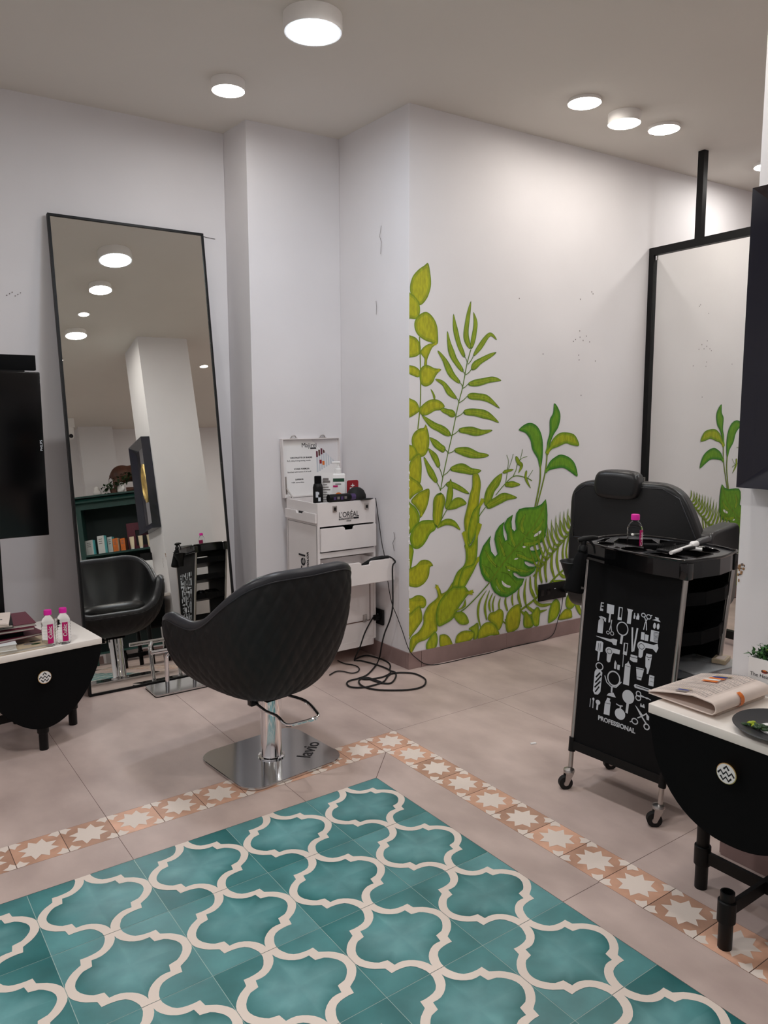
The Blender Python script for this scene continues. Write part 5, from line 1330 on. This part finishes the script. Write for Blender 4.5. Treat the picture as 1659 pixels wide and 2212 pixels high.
MB().lathe([(0, 0), (.021, 0), (.022, .003), (.022, .15), (.015, .16), (0, .16)], 'white', 24).build('bottle_body', t); MB().lathe([(.0155, .16), (.0155, .19), (0, .192)], 'purple', 22).build('cap', t)
t = put('spray_can', 'dark spray can with purple print lying along the front edge of the white cabinet', 'spray can', .60, 1.172, .9105, .0)
MB().lathe([(0, -.08), (.020, -.08), (.021, -.077), (.021, .045), (.017, .055), (0, .056)], 'black', 26, TR(0, 0, -.004, ry=PI / 2)).build('can', t); MB().lathe([(.0172, .055), (.0172, .082), (0, .083)], 'purple', 22, TR(0, 0, -.004, ry=PI / 2)).build('cap', t)
q = MB(); [q.box((-.06 + .022 * k, -.0216, -.012 + .003 * (k % 2)), (-.045 + .022 * k, -.0208, .004), 'gray_ink' if k % 2 else 'purple') for k in range(4)]; q.build('printed_label', t)
t = put('gift_card', 'dark red rounded card with white print standing at the right in the white cabinet', 'card', .735, 1.27, .832, -.1)
MB().prism(rrect(.07, .155, .01, 4), -.001, .001, 'red', TR(0, 0, .075, rx=PI / 2)).build('card', t)
q = MB(); q.box((-.018, -.0018, .105), (.018, -.0012, .113), 'white'); q.add([(0, -.0016, .137), (.004, -.0016, .126), (.014, -.0016, .124), (.004, -.0016, .120), (0, -.0016, .114), (-.004, -.0016, .120), (-.014, -.0016, .124), (-.004, -.0016, .126)], [[0, 1, 2, 3, 4, 5, 6, 7]], 'white'); q.build('star_emblem', t)
b = MB(); b.lathe([(0, 0), (.058, 0), (.060, .006), (.058, .022), (.046, .046), (.026, .060), (0, .065)], 'rubber', 32, sy=.85); b.prism([(-.03, -.045), (.03, -.045), (.05, -.075), (-.0, -.08), (-.045, -.07)], 0, .004, 'rubber')
o = b.build('black_cap'); o.location = (.715, 1.205, .8895); o.rotation_euler = (0, .0, .4); tag(o, 'domed black cap resting on the right front corner of the white cabinet', 'cap')
MB().box((X0 + .013, Y0 + .0125, .8085), (X1 - .013, Y0 + .042, .8865), 'white_laminate', Tw).build('front_ledge', cabinet)

# straightener in the open drawer
t = thing('hair_straightener', 'black hair straightener lying over the edge of the open white drawer', 'hair straightener', (.70, 1.00, .585))
MB().tube([(-.06, .04, -.03), (-.02, .012, .0), (.02, -.008, .012), (.07, -.012, .014)], [.013, .014, .012, .008], 'black', 12, smooth_path=4).build('handle', t)

# ------------------------------------------------------------------ sockets and cords
def socket(o, x, label, w_, h_, n):
    t = thing('wall_socket', label, 'socket', o); z3 = Vector((0, 0, 1)); F = frame((0, 0, 0), x, z3)
    MB().box((-w_ / 2, -h_ / 2, .0), (w_ / 2, h_ / 2, .012), 'black', F, bev=.002).build('face_plate', t)
    for k in range(n): MB().box((-w_ / 2 + .012 + k * .05, -.018, .012), (-w_ / 2 + .036 + k * .05, .018, .0145), 'gloss_black', F).build('switch', t)
    MB().tube([(w_ / 2 - .03, 0, .012), (w_ / 2 - .03, 0, .045)], .016, 'black', 14, F).build('plug', t)
    q = MB(); q.box((.01, .012, .0122), (.022, .016, .0127), 'white_print', F); q.build('indicator', t)
so = WO + WD * 1.032 - WN * .0005; so.z = .292
socket(so, WD, 'wide black power socket low on the painted wall, left of the trolley', .222, .100, 2)
socket(Vector((.8275, 1.165, .237)), Vector((-.0, -1, 0)), 'black power socket on the side wall behind the white cabinet', .115, .085, 1)
CORDS = [
("power_cord","thick black straightener cord hanging from the drawer and coiled on the floor",.0042,[(700, 1000, 600), (765, 985, 603), (800, 968, 575), (774, 955, 554), (774, 955, 466), (774, 955, 343), (770, 975, 264), (755, 1000, 191), (749, 1020, 122), (806, 1125, 7), (718, 1035, 7), (605, 946, 7), (539, 925, 7), (475, 921, 7), (442, 888, 7), (438, 840, 7), (484, 802, 7), (554, 799, 7), (614, 812, 7), (685, 871, 7), (729, 882, 7), (772, 860, 7), (809, 815, 7), (809, 738, 7), (780, 683, 7), (719, 639, 7), (635, 649, 7), (526, 728, 7), (491, 804, 7), (502, 869, 7), (537, 910, 7), (569, 903, 7), (580, 845, 7), (595, 793, 7), (632, 774, 7), (703, 832, 7), (741, 891, 7), (737, 930, 7), (782, 989, 7), (806, 1047, 7), (806, 1125, 7), (784, 1201, 7), (742, 1212, 7), (682, 1186, 7)]),
("power_cord","black cord running down from the side wall socket into the floor coil",.0040,[(800, 1165, 237), (743, 1120, 222), (706, 1120, 166), (675, 1120, 95), (678, 1179, 7), (702, 1152, 7), (731, 1054, 7), (740, 964, 7), (723, 904, 7), (650, 870, 7), (577, 881, 7), (547, 903, 7), (581, 903, 7), (599, 799, 7)]),
("power_cord","short loop of black cord on the floor behind the salon chair",.0032,[(600, 1226, 7), (604, 1166, 7), (631, 1108, 7), (626, 1056, 7), (592, 1014, 7), (551, 1012, 7), (528, 1064, 7), (499, 1082, 7), (443, 1055, 7)]),
("power_cord","thin black cord running down the corner and along the skirting to the painted wall socket",.0022,[(800, 1145, 893), (815, 1156, 846), (820, 1140, 747), (820, 1115, 644), (820, 1093, 584), (820, 1060, 441), (820, 1044, 383), (820, 1019, 323), (820, 981, 275), (820, 933, 206), (824, 874, 110), (896, 884, 42), (942, 880, 13), (1001, 865, 4), (1123, 854, 4), (1218, 855, 4), (1367, 845, 4), (1525, 851, 4), (1698, 843, 4), (1809, 837, 4), (1878, 832, 32), (1914, 832, 113), (1941, 831, 182), (1943, 825, 247)])]
for nm, lb, r_, P in CORDS:
    o = MB().tube([Vector(p) / 1000 for p in P], r_, 'rubber', 8, smooth_path=5).build(nm); tag(o, lb, 'cord')
o = MB().box((-.012, -.005, 0), (.012, .005, .006), 'white', TR(rz=-.3), bev=.001).build('paper_scrap'); o.location = (0.68668, -0.13659, 0.00000); o.location.z = .0013; tag(o, 'tiny white scrap lying on the plain floor tiles left of the trolley', 'scrap')

# ------------------------------------------------------------------ barber chair
fwd = Vector((.94, .34, 0)).normalized(); rt = Vector((fwd.y, -fwd.x, 0)); bc = Vector((1.40, -.03, 0)) + fwd * .27
t = thing('barber_chair', 'black barber chair with headrest facing the framed mirror behind the trolley', 'barber chair', bc, math.atan2(fwd.y, fwd.x) - PI / 2)
def puff(P, a0, a1, r, name, axis='y', m='leather', parent=None, k=3):
    for _ in range(k):      # round the outline's corners
        Q = []
        for i in range(len(P)):
            p, q = P[i], P[(i + 1) % len(P)]; L = math.hypot(q[0] - p[0], q[1] - p[1]); c = min(.25, .03 / max(L, .001))
            Q += [(p[0] + (q[0] - p[0]) * c, p[1] + (q[1] - p[1]) * c), (q[0] - (q[0] - p[0]) * c, q[1] - (q[1] - p[1]) * c)]
        P = Q
    vs = []; rings = []
    for i in range(7): t_ = PI / 2 * i / 6; rings.append((r * (1 - math.sin(t_)), a0 + r * (1 - math.cos(t_))))
    for i in range(7): t_ = PI / 2 * (6 - i) / 6; rings.append((r * (1 - math.sin(t_)), a1 - r * (1 - math.cos(t_))))
    for d, y_ in rings:
        for a, b in (inset(P, d) if d > 1e-6 else P): vs.append((a, y_, b) if axis == 'y' else (y_, a, b))
    n = len(P); fs = [[i * n + q, i * n + (q + 1) % n, (i + 1) * n + (q + 1) % n, (i + 1) * n + q] for i in range(len(rings) - 1) for q in range(n)]
    fs += [list(range(n))[::-1], [(len(rings) - 1) * n + q for q in range(n)]]
    b = bmesh.new(); bv = [b.verts.new(v) for v in vs]; [b.faces.new([bv[q] for q in f]) for f in fs]; bmesh.ops.recalc_face_normals(b, faces=b.faces)
    mb = MB(); mb.bm(b, m, None, True); return mb.build(name, parent or t, 1.0)
def cushion(P, y0, y1, name): return puff(P, y0, y1, .022, name)
bk_ = cushion([(-.275, .74), (.305, .735), (.325, .80), (.245, .985), (.16, 1.032), (-.21, 1.032), (-.275, .975)], -.30, -.20, 'backrest')
pp = [(-.252, .76), (.285, .757), (.298, .80), (.224, .968), (.150, 1.008), (-.20, 1.008), (-.252, .965)]
MB().tube([(a, -.3005, b_) for a, b_ in pp], .0025, 'leather_trim', 6, closed=True).build('piping', bk_)
puff([(-.15, .955), (.055, .948), (.06, 1.08), (-.145, 1.088)], -.355, -.235, .028, 'headrest')
MB().box((-.05, -.235, .97), (.05, -.215, 1.05), 'dull_steel').build('headrest_bracket', t)
cushion([(-.25, .50), (.25, .50), (.25, .76), (-.25, .76)], -.27, -.17, 'lower_backrest')
cushion([(-.26, .40), (.26, .40), (.26, .52), (-.26, .52)], -.20, .32, 'seat')
for s_ in (-1, 1):
    P = [(-.29, .455), (-.29, .795), (-.25, .825), (.34, .80), (.37, .755), (.36, .455), (.30, .395), (-.20, .395)]; xi, xo = (.275, .365) if s_ > 0 else (-.285, -.18)
    puff(P, xi, xo, .02, 'armrest', 'x')
MB().lathe([(0, 0), (.30, 0), (.30, .012), (.24, .03), (.08, .05), (.06, .06), (.055, .38), (.10, .39), (0, .40)], 'chrome', 48, TR(0, .05, .0015)).build('pedestal', t)
MB().tube([(.30, -.10, .62), (.40, -.15, .60), (.415, -.15, .50), (.40, -.15, .44), (.34, -.13, .43)], .006, 'chrome', 10, smooth_path=4).build('recline_lever', t)
q = MB(); q.tube([(-.16, .33, .40), (-.16, .52, .20), (.16, .52, .20), (.16, .33, .40)], .012, 'chrome', 12, smooth_path=3); q.build('footrest_bar', t)

# ------------------------------------------------------------------ behind the viewer, seen in the leaning mirror
ca = Vector((.385, -3.47, 0)); cbv = Vector((1.30, -3.16, 0)); cdx = (cbv - ca).normalized(); cn = Vector((-cdx.y, cdx.x, 0))
t = thing('display_cabinet', 'dark green open shelf cabinet with cornice, seen in the leaning mirror', 'cabinet', ca, math.atan2(cdx.y, cdx.x))
CW, CD, CH = .97, .34, 1.80
b = MB(); b.box((0, -CD, .12), (.05, 0, CH), 'cabinet_green'); b.box((CW - .05, -CD, .12), (CW, 0, CH), 'cabinet_green'); b.box((.05, -CD, .12), (CW - .05, -CD + .02, CH), 'cabinet_inside'); b.box((.05, -.02, CH - .07), (CW - .05, 0, CH), 'cabinet_green'); b.build('carcass', t)
b = MB(); b.prism([(-.05, 0), (-.045, .02), (-.02, .045), (0, .055), (0, .0)], 0, CW + .10, 'cabinet_green', Matrix.Translation((-.05, 0, CH)) @ frame((0, 0, 0), (0, -1, 0), (0, 0, 1), (1, 0, 0))); b.box((-.05, -CD, CH + .0), (CW + .05, -.0, CH + .055), 'cabinet_green'); b.box((-.06, -CD, CH + .055), (CW + .06, .05, CH + .075), 'cabinet_green'); b.build('cornice', t)
for z_ in (.12, .50, .86, 1.20): MB().box((.05, -CD + .02, z_), (CW - .05, -.002, z_ + .022), 'cabinet_green').build('shelf', t)
for x_ in (.0, CW - .05):
    MB().box((x_, -.05, 0), (x_ + .05, 0, .12), 'cabinet_green').build('leg', t)
def onshelf(x_, y_, z_): return ca + cdx * x_ + cn * y_ + Vector((0, 0, z_))
ang = math.atan2(cdx.y, cdx.x)
for x_, w_, h_, ms, lb in ((.10, .085, .17, ('box_white', 'teal_box'), 'white and teal product box, leftmost on the green cabinet shelf'), (.225, .08, .205, ('box_white', 'teal_box'), 'tallest white and teal product box on the green cabinet shelf'), (.315, .055, .185, ('box_white', 'teal_box'), 'pale box half hidden between the teal and the orange box'), (.375, .06, .155, ('orange', 'tan_paper'), 'orange product box right of the teal boxes'), (.455, .055, .145, ('orange', 'wood'), 'smaller brown and orange box before the row of cream tubes')):
    o = thing('product_box', lb, 'box', onshelf(x_, -.10 + (0.0 if x_ != .315 else -.04), 1.2225), ang + .35, 'boxes on the green cabinet shelf')
    MB().box((-w_ / 2, -.03, 0), (w_ / 2, .03, h_), ms[0]).build('box', o); MB().box((w_ / 2, -.0302, 0), (w_ / 2 + .0006, .0302, h_), ms[1]).build('side_face', o)
    q = MB(); [q.box((-w_ * .3, .03, h_ * (.8 - .12 * k)), (w_ * .2, .0304, h_ * (.84 - .12 * k)), 'gray_ink') for k in range(3)]; q.build('printed_face', o)
for k in range(4):
    o = thing('cream_tube', ('first', 'second', 'third', 'last')[k] + ' cream-coloured tube in the row on the green cabinet shelf, counted from the orange boxes', 'tube', onshelf(.545 + .095 * k, -.08, 1.2225), ang, 'cream tubes on the green cabinet shelf')
    MB().lathe([(0, 0), (.018, 0), (.018, .02), (0, .02)], 'white', 18).build('cap', o)
    n = 18; vs = []
    for z_, a_, b_ in ((.02, .020, .018), (.06, .022, .016), (.15, .026, .002)):
        for j in range(n): an = 2 * PI * j / n; vs.append((a_ * math.cos(an), b_ * math.sin(an), z_))
    MB().add(vs, [[i * n + j, i * n + (j + 1) % n, (i + 1) * n + (j + 1) % n, (i + 1) * n + j] for i in range(2) for j in range(n)] + [[2 * n + j for j in range(n)]], 'cream_tube', None, True).build('tube_body', o)
o = thing('picture_frame', 'maroon frame with a dark centre standing at the back of the green cabinet', 'frame', onshelf(.66, -.28, 1.2225), ang)
b = MB(); [b.box(lo, hi, 'maroon') for lo, hi in (((-.17, 0, 0), (-.08, .02, .33)), ((.08, 0, 0), (.17, .02, .33)), ((-.08, 0, .24), (.08, .02, .33)), ((-.08, 0, 0), (.08, .02, .06)))]; b.build('frame', o); MB().box((-.08, .004, .06), (.08, .01, .24), 'ink').build('picture', o)
o = thing('storage_box', 'maroon box on the lower shelf of the green cabinet', 'box', onshelf(.62, -.16, .8825), ang)
MB().box((-.17, -.10, 0), (.17, .10, .20), 'maroon', bev=.004).build('box', o); MB().box((-.175, -.105, .17), (.175, .105, .205), 'maroon', bev=.003).build('lid', o)
def blob(name, parts, m, loc, rz, label, cat, vox=.012):
    b = MB()
    for p in parts:
        if p[0] == 'e': b.ellipsoid(p[1], p[2], m, n=16)
        else: b.tube(p[1], p[2], m, 10, smooth_path=3)
    o = b.build(name); o.location = loc; o.rotation_euler = (0, 0, rz)
    md = o.modifiers.new('remesh', 'REMESH'); md.mode = 'VOXEL'; md.voxel_size = vox; md.use_smooth_shade = True
    sm = o.modifiers.new('smooth', 'SMOOTH'); sm.iterations = 4; tag(o, label, cat); return o
zc = CH + .0755
blob('elephant_statue', [('e', (-.10, 0, .25), (.13, .09, .11)), ('e', (.02, 0, .25), (.13, .085, .10)), ('e', (.17, 0, .30), (.075, .07, .075)), ('e', (.14, .07, .29), (.04, .015, .06)), ('e', (.14, -.07, .29), (.04, .015, .06)),
     ('t', [(.22, 0, .28), (.27, 0, .20), (.27, 0, .10), (.30, 0, .05)], [.04, .032, .024, .016]), ('t', [(-.16, .05, .2), (-.17, .05, .1), (-.17, .05, 0)], [.045, .038, .04]), ('t', [(-.16, -.05, .2), (-.15, -.05, .1), (-.14, -.05, 0)], [.045, .038, .04]),
     ('t', [(.08, .05, .2), (.09, .05, .1), (.11, .05, 0)], [.042, .036, .038]), ('t', [(.08, -.05, .2), (.07, -.05, .1), (.06, -.05, 0)], [.042, .036, .038]), ('t', [(-.22, 0, .28), (-.25, 0, .2), (-.25, 0, .12)], [.010, .008, .008])], 'wood', onshelf(.62, -.21, zc), ang, 'carved brown wooden elephant on top of the green cabinet', 'statue')
blob('stone_figurine', [('e', (0, 0, .04), (.045, .035, .04)), ('e', (.0, .0, .085), (.03, .028, .03)), ('e', (.03, .02, .03), (.02, .02, .025))], 'white', onshelf(.24, -.06, zc), ang, 'white figurine at the left end of the cabinet top, away from the elephant', 'figurine', .007)
blob('stone_figurine', [('e', (0, 0, .05), (.045, .035, .05)), ('e', (.01, .0, .10), (.034, .03, .03)), ('e', (-.02, .02, .03), (.022, .02, .025))], 'white', onshelf(.50, -.04, zc), ang, 'white head-shaped figurine right in front of the wooden elephant', 'figurine', .007)
b = MB(); b.tube([(-.04, 0, .015), (.05, 0, .015)], [.03, .022], 'wood', 14); o = b.build('clay_cup'); o.location = onshelf(.60, -.03, zc + .015); o.rotation_euler = (0, 0, ang); tag(o, 'small terracotta cup lying before the elephant feet', 'cup')
t = thing('trailing_plant', 'dark green trailing plant in front of the wooden elephant', 'potted plant', onshelf(.42, -.03, zc), ang)
MB().lathe([(0, 0), (.03, 0), (.042, .06), (.038, .06), (.03, .05), (0, .05)], 'wood', 20).build('pot', t)
lf = MB()
for k in range(90):
    a = random.uniform(-.3, 1.0); r_ = random.random(); p = Vector((-.10 + .34 * r_ + random.gauss(0, .02), random.gauss(.03, .02), .05 + .16 * r_ + random.gauss(0, .028))); leaf(lf, p, (random.uniform(-1, 1), random.uniform(-.2, 1), random.uniform(-1, .6)), .05, .035, 'leaf_dark')
lf.tube([(0, 0, .05), (-.06, .03, .07), (-.11, .04, .03)], .003, 'leaf_dark', 6, smooth_path=3); lf.tube([(0, 0, .05), (.08, .03, .12), (.2, .03, .18)], .003, 'leaf_dark', 6, smooth_path=3)
lf.build('leaves', t)
t = thing('security_camera', 'small white dome security camera high on the far wall, seen in the mirror', 'security camera', (.455, -3.62, 2.66))
MB().box((-.05, -.05, .06), (.05, .05, .1685), 'white').build('mount', t); MB().lathe([(0, -.075), (.028, -.066), (.042, -.04), (.045, .0), (.045, .06)], 'white', 24).build('housing', t)
MB().tube([(0, .03, -.035), (0, .050, -.045)], .022, 'ink', 16).build('lens', t)
MB().box((-.14, -.02, .0), (-.06, .02, .04), 'black').build('junction_box', t)
MB().tube([(-.05, 0, .09), (-.2, 0, .10), (-.5, 0, .11)], .006, 'white', 8).build('conduit', t)
